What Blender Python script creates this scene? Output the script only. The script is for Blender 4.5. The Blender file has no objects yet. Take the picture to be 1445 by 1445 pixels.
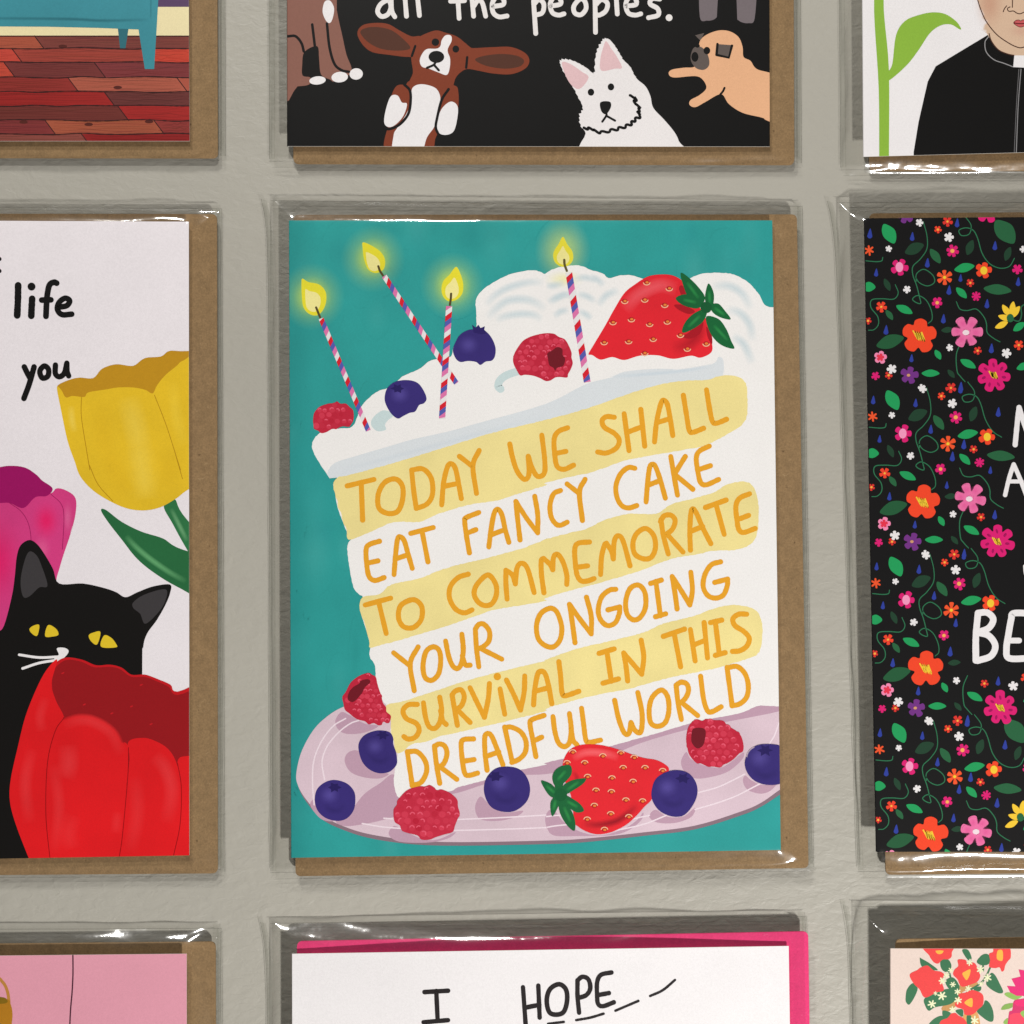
import bpy, math, random
from mathutils import Vector, Matrix, noise
from mathutils.geometry import tessellate_polygon

scene = bpy.context.scene
COL = scene.collection
R = random.Random(7)

# ------------------------------------------------------------------ camera, world, lamps, exposure
W_PX = 1445.0                     # the photograph's side; one pixel is about 0.156 mm on the wall
FRAME = 0.226                     # metres of wall across the frame
DIST = 0.32
PITCH = math.radians(2.2)
ROLL = math.radians(0.45)
LENS = 36.0 * DIST / FRAME

cam_d = bpy.data.cameras.new('camera')
cam_d.lens = LENS
cam_d.sensor_width = 36.0
cam_d.sensor_fit = 'HORIZONTAL'
cam_d.clip_start = 0.01
cam_d.clip_end = 50.0
cam = bpy.data.objects.new('camera', cam_d)
COL.objects.link(cam)
cam_loc = Vector((0.0, -DIST * math.cos(PITCH), -DIST * math.sin(PITCH)))
_fwd = (-cam_loc).normalized()
_right = Vector((1, 0, 0))
_up = _right.cross(_fwd)
_cr, _sr = math.cos(ROLL), math.sin(ROLL)
_right, _up = _right * _cr + _up * _sr, _up * _cr - _right * _sr
CAM_M = Matrix(((_right.x, _up.x, -_fwd.x, cam_loc.x),
                (_right.y, _up.y, -_fwd.y, cam_loc.y),
                (_right.z, _up.z, -_fwd.z, cam_loc.z),
                (0, 0, 0, 1)))
cam.matrix_world = CAM_M
scene.camera = cam

world = bpy.data.worlds.new('World')
scene.world = world
world.use_nodes = True
bg = world.node_tree.nodes['Background']
bg.inputs['Color'].default_value = (1.0, 0.98, 0.95, 1)
bg.inputs['Strength'].default_value = 0.03


def lamp(name, loc, energy, size, col, aim=(0, 0, 0)):
    d = bpy.data.lights.new(name, 'AREA')
    d.shape = 'DISK'
    d.size = size
    d.energy = energy
    d.color = col
    o = bpy.data.objects.new(name, d)
    o.location = loc
    o.rotation_euler = (Vector(aim) - Vector(loc)).to_track_quat('-Z', 'Y').to_euler()
    COL.objects.link(o)
    return o


lamp('low_spot_lamp', (0.30, -0.375, -0.55), 7.4, 0.037, (1.0, 0.985, 0.96), (0.05, 0, -0.05))
lamp('ceiling_spot_lamp', (-0.06, -0.42, 0.46), 1.6, 0.045, (1.0, 0.98, 0.94))
lamp('ceiling_spot_lamp', (-0.26, -0.42, 0.78), 4.6, 0.08, (1.0, 0.98, 0.94))

scene.view_settings.view_transform = 'Standard'
scene.view_settings.look = 'None'
scene.view_settings.exposure = -0.16
scene.view_settings.gamma = 1.0
scene.view_settings.use_curve_mapping = False
scene.cycles.transparent_max_bounces = 32
scene.cycles.caustics_reflective = False
scene.cycles.caustics_refractive = False

MM = 0.001


def at(px, py, depth):
    """point on the plane `depth` metres in front of the wall that the photo shows at (px, py)"""
    cx = (px / W_PX - 0.5) * FRAME / DIST
    cy = (0.5 - py / W_PX) * FRAME / DIST
    d = _right * cx + _up * cy + _fwd
    t = (-depth - cam_loc.y) / d.y
    return cam_loc + d * t


# ------------------------------------------------------------------ helpers
def lin(c):
    c = c / 255.0
    return c / 12.92 if c <= 0.04045 else ((c + 0.055) / 1.055) ** 2.4


def S(r, g, b):
    return (lin(r), lin(g), lin(b))


def tile(x0, y0, w, out=1445.0):
    k = w / out
    return lambda *p: [(x0 + a * k, y0 + b * k) for a, b in p]


def spl(pts, closed=False, n=8):
    """Catmull-Rom through the points"""
    m = len(pts)
    if m < 3:
        return list(pts)
    out = []
    segs = m if closed else m - 1
    for i in range(segs):
        if closed:
            p0, p1, p2, p3 = pts[i - 1], pts[i], pts[(i + 1) % m], pts[(i + 2) % m]
        else:
            p0 = pts[i - 1] if i > 0 else (2 * pts[0][0] - pts[1][0], 2 * pts[0][1] - pts[1][1])
            p1, p2 = pts[i], pts[i + 1]
            p3 = pts[i + 2] if i + 2 < m else (2 * p2[0] - p1[0], 2 * p2[1] - p1[1])
        for k in range(n):
            t = k / n
            t2, t3 = t * t, t * t * t
            out.append(tuple(0.5 * (2 * p1[j] + (p2[j] - p0[j]) * t + (2 * p0[j] - 5 * p1[j] + 4 * p2[j] - p3[j]) * t2
                                    + (3 * p1[j] - p0[j] - 3 * p2[j] + p3[j]) * t3) for j in (0, 1)))
    if not closed:
        out.append(tuple(pts[-1]))
    return out


def resample(pts, step):
    out = []
    for i in range(len(pts)):
        a, b = pts[i - 1], pts[i]
        l = math.hypot(b[0] - a[0], b[1] - a[1])
        if out and math.hypot(a[0] - out[-1][0], a[1] - out[-1][1]) < step * 0.7:
            pass
        else:
            out.append(a)
        for k in range(1, int(l / step)):
            out.append((a[0] + (b[0] - a[0]) * k / int(l / step), a[1] + (b[1] - a[1]) * k / int(l / step)))
    return out


def ell(cx, cy, rx, ry=None, ang=0.0, n=28):
    ry = rx if ry is None else ry
    ca, sa = math.cos(ang), math.sin(ang)
    o = []
    for i in range(n):
        a = 2 * math.pi * i / n
        x, y = rx * math.cos(a), ry * math.sin(a)
        o.append((cx + x * ca - y * sa, cy + x * sa + y * ca))
    return o


def clip_tri(tri, quad):
    """clip a triangle of (x,y,r,g,b,a) tuples to the convex quad (TL,TR,BR,BL)"""
    poly = tri
    for i in range(4):
        ax, ay = quad[i]
        bx, by = quad[(i + 1) % 4]
        ex, ey = bx - ax, by - ay

        def side(p):
            return ex * (p[1] - ay) - ey * (p[0] - ax)
        new = []
        for j in range(len(poly)):
            p, q = poly[j - 1], poly[j]
            sp, sq = side(p), side(q)
            if (sp >= 0) != (sq >= 0):
                t = sp / (sp - sq)
                new.append(tuple(p[k] + (q[k] - p[k]) * t for k in range(6)))
            if sq >= 0:
                new.append(q)
        poly = new
        if len(poly) < 3:
            return []
    return poly


class Art:
    """printed ink: coloured faces a few microns above one another on a card's front"""
    STEP = 0.09e-6             # every print of ink lies this much above the one before it on its level

    CELL = 14.0

    def __init__(s, quad, depth, ground=(0.8, 0.8, 0.8), gmat=0):
        s.quad, s.depth, s.t, s.k = quad, depth, [], 0
        s.ground, s.gmat, s.bins, s.order = ground, gmat, {}, {}

    def base_of(s, lvl):
        """height of a level above the card: all prints on the levels below, plus a gap for each"""
        return sum(len(o) * s.STEP + 1.2e-6 for l, o in s.order.items() if l < lvl)

    def under(s, x, y, lvl):
        """ink already printed at this spot up to this level: (colour, material)"""
        best, bl, bm, bz = s.ground, -1, s.gmat, -1
        for i in s.bins.get((int(x // s.CELL), int(y // s.CELL)), ()):
            a, b, c, z, mat, lv = s.t[i]
            if lv > lvl or lv < bl or (lv == bl and z < bz):
                continue
            d = (b[1] - c[1]) * (a[0] - c[0]) + (c[0] - b[0]) * (a[1] - c[1])
            if abs(d) < 1e-9:
                continue
            u = ((b[1] - c[1]) * (x - c[0]) + (c[0] - b[0]) * (y - c[1])) / d
            v = ((c[1] - a[1]) * (x - c[0]) + (a[0] - c[0]) * (y - c[1])) / d
            w = 1 - u - v
            if u < -1e-6 or v < -1e-6 or w < -1e-6:
                continue
            best = tuple(u * a[k] + v * b[k] + w * c[k] for k in (2, 3, 4))
            bl, bm, bz = lv, mat, z
        return best, bm

    def mixed(s, p, col, alpha, lvl):
        c, m = s.under(p[0], p[1], lvl)
        return (p[0], p[1]) + tuple(c[k] + (col[k] - c[k]) * alpha for k in (0, 1, 2)) + (1.0,), m

    def flush(s, items):
        for a, b, c, lvl, mat in items:
            s.tri(a, b, c, lvl, mat)

    def tri(s, a, b, c, lvl, mat):
        i = len(s.t)
        for bx in range(int(min(a[0], b[0], c[0]) // s.CELL), int(max(a[0], b[0], c[0]) // s.CELL) + 1):
            if not -6 < bx < 110:
                continue
            for by in range(int(min(a[1], b[1], c[1]) // s.CELL), int(max(a[1], b[1], c[1]) // s.CELL) + 1):
                if -6 < by < 110:
                    s.bins.setdefault((bx, by), []).append(i)
        o = s.order.setdefault(lvl, {})
        s.t.append((a, b, c, o.setdefault(s.k, len(o)), mat, lvl))

    def poly(s, pts, col, lvl=1, mat=0, smooth=True, rough=0.0, n=6):
        pts = spl(pts, True, n) if smooth else list(pts)
        if rough:
            pts = resample(pts, 2.6)
            pts = [(x + R.uniform(-rough, rough), y + R.uniform(-rough, rough)) for x, y in pts]
        s.k += 1
        v = [Vector((x, y, 0)) for x, y in pts]
        f = tuple(col) + (1.0,)
        for ia, ib, ic in tessellate_polygon([v]):
            s.tri(pts[ia] + f, pts[ib] + f, pts[ic] + f, lvl, mat)

    def dot(s, cx, cy, rx, col, lvl=3, ry=None, ang=0.0, mat=0):
        s.poly(ell(cx, cy, rx, ry, ang), col, lvl, mat, smooth=False)

    def stroke(s, pts, w, col, lvl=5, closed=False, smooth=True, mat=0, soft=False, alpha=1.0, taper=0.0, n=8, wob=0.0):
        P = spl(pts, closed, n) if smooth and len(pts) > 2 else list(pts)
        if len(P) == 2:
            P = [(P[0][0] + (P[1][0] - P[0][0]) * i / 6, P[0][1] + (P[1][1] - P[0][1]) * i / 6) for i in range(7)]
        s.k += 1
        m = len(P)
        N = []
        for i in range(m):
            a = P[i - 1] if (i > 0 or closed) else P[i]
            b = P[(i + 1) % m] if (i < m - 1 or closed) else P[i]
            dx, dy = b[0] - a[0], b[1] - a[1]
            l = math.hypot(dx, dy) or 1.0
            N.append((-dy / l, dx / l))
        ws = []
        for i in range(m):
            u = i / max(1, m - 1)
            ws.append(0.5 * w * (1 - taper * abs(2 * u - 1) ** 2) * (1 + (R.uniform(-wob, wob) if wob else 0)))
        cc = tuple(col)
        last = m if closed else m - 1
        soft_out = []
        for i in range(last):
            j = (i + 1) % m
            p, q, np_, nq = P[i], P[j], N[i], N[j]
            L0 = (p[0] + np_[0] * ws[i], p[1] + np_[1] * ws[i])
            R0 = (p[0] - np_[0] * ws[i], p[1] - np_[1] * ws[i])
            L1 = (q[0] + nq[0] * ws[j], q[1] + nq[1] * ws[j])
            R1 = (q[0] - nq[0] * ws[j], q[1] - nq[1] * ws[j])
            if soft:
                fa = alpha * max(0.0, math.sin(math.pi * i / last)) ** 0.7
                fb = alpha * max(0.0, math.sin(math.pi * (i + 1) / last)) ** 0.7
                for e0, e1 in ((L0, L1), (R0, R1)):
                    for f0, f1, g0, g1 in ((0.0, 0.5, 1.0, 0.62), (0.5, 1.0, 0.62, 0.0)):
                        v4 = []
                        for (o, e, f_, g_) in ((p, e0, fa, g0), (p, e0, fa, g1), (q, e1, fb, g1), (q, e1, fb, g0)):
                            t_ = f0 if g_ == g0 else f1
                            v4.append(s.mixed((o[0] + (e[0] - o[0]) * t_, o[1] + (e[1] - o[1]) * t_), cc, f_ * g_, lvl))
                        m_ = v4[0][1]
                        soft_out.append((v4[0][0], v4[1][0], v4[2][0], lvl, m_))
                        soft_out.append((v4[0][0], v4[2][0], v4[3][0], lvl, m_))
            else:
                f = cc + (1.0,)
                s.tri(L0 + f, R0 + f, R1 + f, lvl, mat)
                s.tri(L0 + f, R1 + f, L1 + f, lvl, mat)
        s.flush(soft_out)
        if not closed and not soft:
            for (c, nn, sg, r) in ((P[0], N[0], 1, ws[0]), (P[-1], N[-1], -1, ws[-1])):
                a0 = math.atan2(nn[1], nn[0])
                prev = None
                for i in range(9):
                    a = a0 + sg * math.pi * i / 8
                    q = (c[0] + r * math.cos(a), c[1] + r * math.sin(a))
                    if prev:
                        s.tri(c + cc + (1.0,), prev + cc + (1.0,), q + cc + (1.0,), lvl, mat)
                    prev = q

    def lines(s, strokes, w, col, lvl=6, **k):
        for p in strokes:
            s.stroke(p, w, col, lvl, **k)

    def glow(s, cx, cy, rx, ry, col, alpha, lvl=1, rings=9, n=40):
        s.k += 1
        fr = [i / rings for i in range(rings + 1)]
        al = [alpha * (math.exp(-2.6 * f * f) - math.exp(-2.6)) / (1 - math.exp(-2.6)) for f in fr]
        al[-1] = 0.0
        grid = [[s.mixed((cx + rx * f * math.cos(2 * math.pi * j / n), cy + ry * f * math.sin(2 * math.pi * j / n)), col, g, lvl)
                 for j in range(n)] for f, g in zip(fr, al)]
        items = []
        for i in range(rings):
            for j in range(n):
                k = (j + 1) % n
                a, b, c, d = grid[i][j], grid[i][k], grid[i + 1][k], grid[i + 1][j]
                items.append((a[0], b[0], c[0], lvl, a[1]))
                items.append((a[0], c[0], d[0], lvl, a[1]))
        s.flush(items)

    def build(s, name, parent, mats, lift=0.0):
        V, F, C, M = [], [], [], []
        hb = {l: s.base_of(l) for l in s.order}
        for a, b, c, z, mat, lv in s.t:
            z = hb[lv] + z * s.STEP
            pl = clip_tri([a, b, c], s.quad)
            if len(pl) < 3:
                continue
            ar = sum(pl[i - 1][0] * pl[i][1] - pl[i][0] * pl[i - 1][1] for i in range(len(pl)))
            if abs(ar) < 1e-4:
                continue
            if ar > 0:
                pl = pl[::-1]          # photo y runs down: keep every face turned to the viewer
            b0 = len(V)
            for p in pl:
                V.append(at(p[0], p[1], s.depth(p[0], p[1]) + z + lift))
                C.append(p[2:6])
            F.append(tuple(range(b0, b0 + len(pl))))
            M.append(mat)
        return mesh(name, V, F, parent, mats, C, M)


def mesh(name, V, F, parent=None, mats=(), C=None, M=None, smooth=False):
    me = bpy.data.meshes.new(name)
    off = Vector(parent.location) if parent else Vector((0, 0, 0))
    me.from_pydata([tuple(Vector(v) - off) for v in V], [], F)
    if C:
        ca = me.color_attributes.new('Col', 'FLOAT_COLOR', 'POINT')
        ca.data.foreach_set('color', [x for c in C for x in (c[0], c[1], c[2], 1.0)])
    for m in mats:
        me.materials.append(m)
    if M:
        me.polygons.foreach_set('material_index', M)
    if smooth:
        me.polygons.foreach_set('use_smooth', [True] * len(F))
    me.update()
    o = bpy.data.objects.new(name, me)
    COL.objects.link(o)
    if parent:
        o.parent = parent
    return o


def thing(name, label, cat, loc, group=None):
    o = bpy.data.objects.new(name, None)
    o.empty_display_size = 0.01
    o.location = loc
    COL.objects.link(o)
    o['label'], o['category'] = label, cat
    if group:
        o['group'] = group
    return o


# ------------------------------------------------------------------ materials
def new_mat(name):
    m = bpy.data.materials.new(name)
    m.use_nodes = True
    nt = m.node_tree
    nt.nodes.clear()
    out = nt.nodes.new('ShaderNodeOutputMaterial')
    return m, nt, out


def ink(name, amp, scale, rough=0.55):
    m, nt, out = new_mat(name)
    N, L = nt.nodes, nt.links
    at_ = N.new('ShaderNodeAttribute'); at_.attribute_name = 'Col'
    tc = N.new('ShaderNodeTexCoord')
    nz = N.new('ShaderNodeTexNoise'); nz.inputs['Scale'].default_value = scale; nz.inputs['Detail'].default_value = 5
    nz.inputs['Roughness'].default_value = 0.5
    L.new(tc.outputs['Object'], nz.inputs['Vector'])
    mr = N.new('ShaderNodeMapRange')
    mr.inputs['From Min'].default_value = 0.3; mr.inputs['From Max'].default_value = 0.7
    mr.inputs['To Min'].default_value = 1 - amp; mr.inputs['To Max'].default_value = 1 + amp
    L.new(nz.outputs['Fac'], mr.inputs['Value'])
    # fine print grain
    ng = N.new('ShaderNodeTexNoise'); ng.inputs['Scale'].default_value = 2600; ng.inputs['Detail'].default_value = 2
    L.new(tc.outputs['Object'], ng.inputs['Vector'])
    mg = N.new('ShaderNodeMapRange')
    mg.inputs['From Min'].default_value = 0.3; mg.inputs['From Max'].default_value = 0.7
    mg.inputs['To Min'].default_value = 0.965; mg.inputs['To Max'].default_value = 1.035
    L.new(ng.outputs['Fac'], mg.inputs['Value'])
    mu = N.new('ShaderNodeMath'); mu.operation = 'MULTIPLY'
    L.new(mr.outputs[0], mu.inputs[0]); L.new(mg.outputs[0], mu.inputs[1])
    vm = N.new('ShaderNodeVectorMath'); vm.operation = 'SCALE'
    L.new(at_.outputs['Color'], vm.inputs[0]); L.new(mu.outputs[0], vm.inputs['Scale'])
    p = N.new('ShaderNodeBsdfPrincipled')
    p.inputs['Roughness'].default_value = rough
    p.inputs['Specular IOR Level'].default_value = 0.12
    L.new(vm.outputs[0], p.inputs['Base Color'])
    L.new(p.outputs[0], out.inputs[0])
    return m


INK = ink('printed_ink', 0.02, 60)
WASH = ink('watercolour_ink', 0.085, 60)
INKS = (INK, WASH)


def paper(name, col, fleck, dark, light, rough=0.85):
    m, nt, out = new_mat(name)
    N, L = nt.nodes, nt.links
    tc = N.new('ShaderNodeTexCoord')
    mp = N.new('ShaderNodeMapping'); mp.inputs['Rotation'].default_value = (0.3, 0.2, 0.4)
    L.new(tc.outputs['Object'], mp.inputs['Vector'])
    n1 = N.new('ShaderNodeTexNoise'); n1.inputs['Scale'].default_value = 520; n1.inputs['Detail'].default_value = 6
    n2 = N.new('ShaderNodeTexNoise'); n2.inputs['Scale'].default_value = 900; n2.inputs['Detail'].default_value = 2
    n3 = N.new('ShaderNodeTexNoise'); n3.inputs['Scale'].default_value = 1100; n3.inputs['Detail'].default_value = 2
    n3.inputs['Distortion'].default_value = 1.5
    n4 = N.new('ShaderNodeTexNoise'); n4.inputs['Scale'].default_value = 2600; n4.inputs['Detail'].default_value = 2
    for n in (n1, n2, n3, n4):
        L.new(mp.outputs[0], n.inputs['Vector'])
    r1 = N.new('ShaderNodeMapRange')
    r1.inputs['From Min'].default_value = 0.3; r1.inputs['From Max'].default_value = 0.7
    r1.inputs['To Min'].default_value = 1 - fleck; r1.inputs['To Max'].default_value = 1 + fleck
    L.new(n1.outputs['Fac'], r1.inputs['Value'])
    r4 = N.new('ShaderNodeMapRange')
    r4.inputs['From Min'].default_value = 0.3; r4.inputs['From Max'].default_value = 0.7
    r4.inputs['To Min'].default_value = 1 - fleck * 1.4; r4.inputs['To Max'].default_value = 1 + fleck * 1.4
    L.new(n4.outputs['Fac'], r4.inputs['Value'])
    mm = N.new('ShaderNodeMath'); mm.operation = 'MULTIPLY'
    L.new(r1.outputs[0], mm.inputs[0]); L.new(r4.outputs[0], mm.inputs[1])
    vm = N.new('ShaderNodeVectorMath'); vm.operation = 'SCALE'
    vm.inputs[0].default_value = col
    L.new(mm.outputs[0], vm.inputs['Scale'])
    rd = N.new('ShaderNodeValToRGB'); rd.color_ramp.elements[0].position = 0.71; rd.color_ramp.elements[1].position = 0.80
    L.new(n2.outputs['Fac'], rd.inputs[0])
    mx = N.new('ShaderNodeMix'); mx.data_type = 'RGBA'
    L.new(rd.outputs[0], mx.inputs[0]); L.new(vm.outputs[0], mx.inputs[6]); mx.inputs[7].default_value = dark + (1,)
    rl = N.new('ShaderNodeValToRGB'); rl.color_ramp.elements[0].position = 0.66; rl.color_ramp.elements[1].position = 0.80
    L.new(n3.outputs['Fac'], rl.inputs[0])
    mx2 = N.new('ShaderNodeMix'); mx2.data_type = 'RGBA'
    L.new(rl.outputs[0], mx2.inputs[0]); L.new(mx.outputs[2], mx2.inputs[6]); mx2.inputs[7].default_value = light + (1,)
    bp = N.new('ShaderNodeBump'); bp.inputs['Strength'].default_value = 0.25; bp.inputs['Distance'].default_value = 0.00006
    L.new(n4.outputs['Fac'], bp.inputs['Height'])
    p = N.new('ShaderNodeBsdfPrincipled'); p.inputs['Roughness'].default_value = rough
    p.inputs['Specular IOR Level'].default_value = 0.2
    L.new(mx2.outputs[2], p.inputs['Base Color']); L.new(bp.outputs[0], p.inputs['Normal'])
    L.new(p.outputs[0], out.inputs[0])
    return m


KRAFT = paper('kraft_paper', S(140, 113, 80), 0.10, S(92, 70, 46), S(166, 138, 102))
PINKP = paper('pink_paper', S(216, 58, 112), 0.05, S(196, 46, 98), S(224, 84, 130))


def film(name, refl, tint, rough, bump):
    m, nt, out = new_mat(name)
    N, L = nt.nodes, nt.links
    tc = N.new('ShaderNodeTexCoord')
    nz = N.new('ShaderNodeTexNoise'); nz.inputs['Scale'].default_value = 160; nz.inputs['Detail'].default_value = 3
    L.new(tc.outputs['Object'], nz.inputs['Vector'])
    bp = N.new('ShaderNodeBump'); bp.inputs['Strength'].default_value = bump; bp.inputs['Distance'].default_value = 0.0004
    L.new(nz.outputs['Fac'], bp.inputs['Height'])
    # Schlick reflectance that is the same from both sides of the thin film
    ge = N.new('ShaderNodeNewGeometry')
    dt = N.new('ShaderNodeVectorMath'); dt.operation = 'DOT_PRODUCT'
    L.new(bp.outputs[0], dt.inputs[0]); L.new(ge.outputs['Incoming'], dt.inputs[1])
    ab = N.new('ShaderNodeMath'); ab.operation = 'ABSOLUTE'; L.new(dt.outputs['Value'], ab.inputs[0])
    om = N.new('ShaderNodeMath'); om.operation = 'SUBTRACT'; om.inputs[0].default_value = 1.0; om.use_clamp = True
    L.new(ab.outputs[0], om.inputs[1])
    pw = N.new('ShaderNodeMath'); pw.operation = 'POWER'; pw.inputs[1].default_value = 5.0; L.new(om.outputs[0], pw.inputs[0])
    mu = N.new('ShaderNodeMath'); mu.operation = 'MULTIPLY_ADD'; mu.inputs[1].default_value = 0.9 ; mu.inputs[2].default_value = 0.045 * refl
    mu.use_clamp = True
    L.new(pw.outputs[0], mu.inputs[0])
    tr = N.new('ShaderNodeBsdfTransparent'); tr.inputs[0].default_value = tint + (1,)
    gl = N.new('ShaderNodeBsdfGlossy'); gl.inputs['Roughness'].default_value = rough
    gl.inputs['Color'].default_value = (1, 1, 1, 1)
    L.new(bp.outputs[0], gl.inputs['Normal'])
    g2 = N.new('ShaderNodeBsdfGlossy'); g2.inputs['Roughness'].default_value = 0.3
    gm = N.new('ShaderNodeMixShader'); gm.inputs[0].default_value = 0.12
    L.new(gl.outputs[0], gm.inputs[1]); L.new(g2.outputs[0], gm.inputs[2])
    gl = gm
    mx = N.new('ShaderNodeMixShader')
    L.new(mu.outputs[0], mx.inputs[0]); L.new(tr.outputs[0], mx.inputs[1]); L.new(gl.outputs[0], mx.inputs[2])
    L.new(mx.outputs[0], out.inputs[0])
    return m


FILM = film('clear_film', 1.1, (0.985, 0.985, 0.98), 0.085, 0.22)
FILMB = film('clear_film_back', 1.0, (0.98, 0.98, 0.975), 0.2, 0.05)
SEAM = film('welded_film', 1.8, (0.94, 0.945, 0.93), 0.16, 0.35)


def edge_mat():
    m, nt, out = new_mat('film_edge')
    N, L = nt.nodes, nt.links
    p = N.new('ShaderNodeBsdfPrincipled')
    p.inputs['Base Color'].default_value = (0.13, 0.13, 0.11, 1)
    p.inputs['Roughness'].default_value = 0.35
    p.inputs['Specular IOR Level'].default_value = 0.15
    tr = N.new('ShaderNodeBsdfTransparent')
    mx = N.new('ShaderNodeMixShader')
    tc = N.new('ShaderNodeTexCoord')
    nz = N.new('ShaderNodeTexNoise'); nz.inputs['Scale'].default_value = 130; nz.inputs['Detail'].default_value = 4
    L.new(tc.outputs['Object'], nz.inputs['Vector'])
    mr = N.new('ShaderNodeMapRange')
    mr.inputs['From Min'].default_value = 0.35; mr.inputs['From Max'].default_value = 0.65
    mr.inputs['To Min'].default_value = 0.45; mr.inputs['To Max'].default_value = 0.7
    L.new(nz.outputs['Fac'], mr.inputs['Value'])
    L.new(mr.outputs[0], mx.inputs[0]); L.new(tr.outputs[0], mx.inputs[1]); L.new(p.outputs[0], mx.inputs[2])
    L.new(mx.outputs[0], out.inputs[0])
    return m


EDGE = edge_mat()


def wall_mat():
    m, nt, out = new_mat('painted_wall')
    N, L = nt.nodes, nt.links
    tc = N.new('ShaderNodeTexCoord')
    mp = N.new('ShaderNodeMapping')
    mp.inputs['Rotation'].default_value = (0, 0.6, 0)
    mp.inputs['Scale'].default_value = (1.0, 1.0, 1.7)
    L.new(tc.outputs['Object'], mp.inputs['Vector'])
    n1 = N.new('ShaderNodeTexNoise'); n1.inputs['Scale'].default_value = 330; n1.inputs['Detail'].default_value = 5
    n1.inputs['Roughness'].default_value = 0.55; n1.inputs['Distortion'].default_value = 0.6
    n2 = N.new('ShaderNodeTexNoise'); n2.inputs['Scale'].default_value = 90; n2.inputs['Detail'].default_value = 4
    n3 = N.new('ShaderNodeTexNoise'); n3.inputs['Scale'].default_value = 9; n3.inputs['Detail'].default_value = 4
    L.new(mp.outputs[0], n1.inputs['Vector']); L.new(mp.outputs[0], n2.inputs['Vector']); L.new(tc.outputs['Object'], n3.inputs['Vector'])
    ad = N.new('ShaderNodeMath'); ad.operation = 'ADD'
    ml = N.new('ShaderNodeMath'); ml.operation = 'MULTIPLY'; ml.inputs[1].default_value = 1.6
    L.new(n2.outputs['Fac'], ml.inputs[0]); L.new(n1.outputs['Fac'], ad.inputs[0]); L.new(ml.outputs[0], ad.inputs[1])
    bp = N.new('ShaderNodeBump'); bp.inputs['Strength'].default_value = 0.55; bp.inputs['Distance'].default_value = 0.0004
    L.new(ad.outputs[0], bp.inputs['Height'])
    mr = N.new('ShaderNodeMapRange')
    mr.inputs['From Min'].default_value = 0.3; mr.inputs['From Max'].default_value = 0.7
    mr.inputs['To Min'].default_value = 0.95; mr.inputs['To Max'].default_value = 1.05
    L.new(n3.outputs['Fac'], mr.inputs['Value'])
    vm = N.new('ShaderNodeVectorMath'); vm.operation = 'SCALE'; vm.inputs[0].default_value = (0.368, 0.350, 0.304)
    L.new(mr.outputs[0], vm.inputs['Scale'])
    p = N.new('ShaderNodeBsdfPrincipled'); p.inputs['Roughness'].default_value = 0.5
    p.inputs['Specular IOR Level'].default_value = 0.35
    L.new(vm.outputs[0], p.inputs['Base Color']); L.new(bp.outputs[0], p.inputs['Normal'])
    L.new(p.outputs[0], out.inputs[0])
    return m


# ------------------------------------------------------------------ the wall
def box_mesh(name, x0, x1, y0, y1, z0, z1, mat):
    V = [(x, y, z) for x in (x0, x1) for y in (y0, y1) for z in (z0, z1)]
    F = [(0, 1, 3, 2), (4, 6, 7, 5), (0, 4, 5, 1), (2, 3, 7, 6), (0, 2, 6, 4), (1, 5, 7, 3)]
    return mesh(name, V, F, None, (mat,))


wall = box_mesh('wall', -1.5, 1.5, 0.0, 0.12, -1.5, 1.5, wall_mat())
wall['kind'] = 'structure'
wall['label'] = 'grey beige painted wall with a rolled paint texture'


# ------------------------------------------------------------------ cards, envelopes, sleeves
def bil(q, u, v):
    return tuple((q[0][j] * (1 - u) + q[1][j] * u) * (1 - v) + (q[3][j] * (1 - u) + q[2][j] * u) * v for j in (0, 1))


def panel(name, quad, front, thick, parent, col, side, mat, n=20):
    """a sheet of card: grid front face, back face and cut edges"""
    V, C, F, M = [], [], [], []
    for k in (0, 1):
        for j in range(n + 1):
            for i in range(n + 1):
                p = bil(quad, i / n, j / n)
                V.append(at(p[0], p[1], front(*p)) + Vector((0, thick * k, 0)))
                C.append((col if k == 0 else side) + (1.0,))
    w = n + 1
    o = w * w
    for j in range(n):
        for i in range(n):
            a = j * w + i
            F.append((a, a + w, a + w + 1, a + 1)); M.append(mat)
            F.append((o + a, o + a + 1, o + a + w + 1, o + a + w)); M.append(0)
    # cut edges get their own verts so the paper core stays pale
    ring = [i for i in range(w)] + [j * w + n for j in range(1, w)] + [n * w + i for i in range(n - 1, -1, -1)] + [j * w for j in range(n - 1, 0, -1)]
    b = len(V)
    for r in ring:
        V.append(V[r].copy()); C.append(side + (1.0,))
        V.append(V[r] + Vector((0, thick, 0))); C.append(side + (1.0,))
    m = len(ring)
    for i in range(m):
        j = (i + 1) % m
        F.append((b + 2 * i, b + 2 * j, b + 2 * j + 1, b + 2 * i + 1)); M.append(0)
    return mesh(name, V, F, parent, INKS, C, M)


def rounded(quad, r, n=5):
    out = []
    for i in range(4):
        p = Vector(quad[i]); a = Vector(quad[i - 1]); b = Vector(quad[(i + 1) % 4])
        u, v = (a - p).normalized(), (b - p).normalized()
        s0, s1 = p + u * r, p + v * r
        for k in range(n + 1):
            t = k / n
            q = s0 * (1 - t) ** 2 + p * 2 * t * (1 - t) + s1 * t * t
            out.append((q.x, q.y))
    return out


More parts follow.
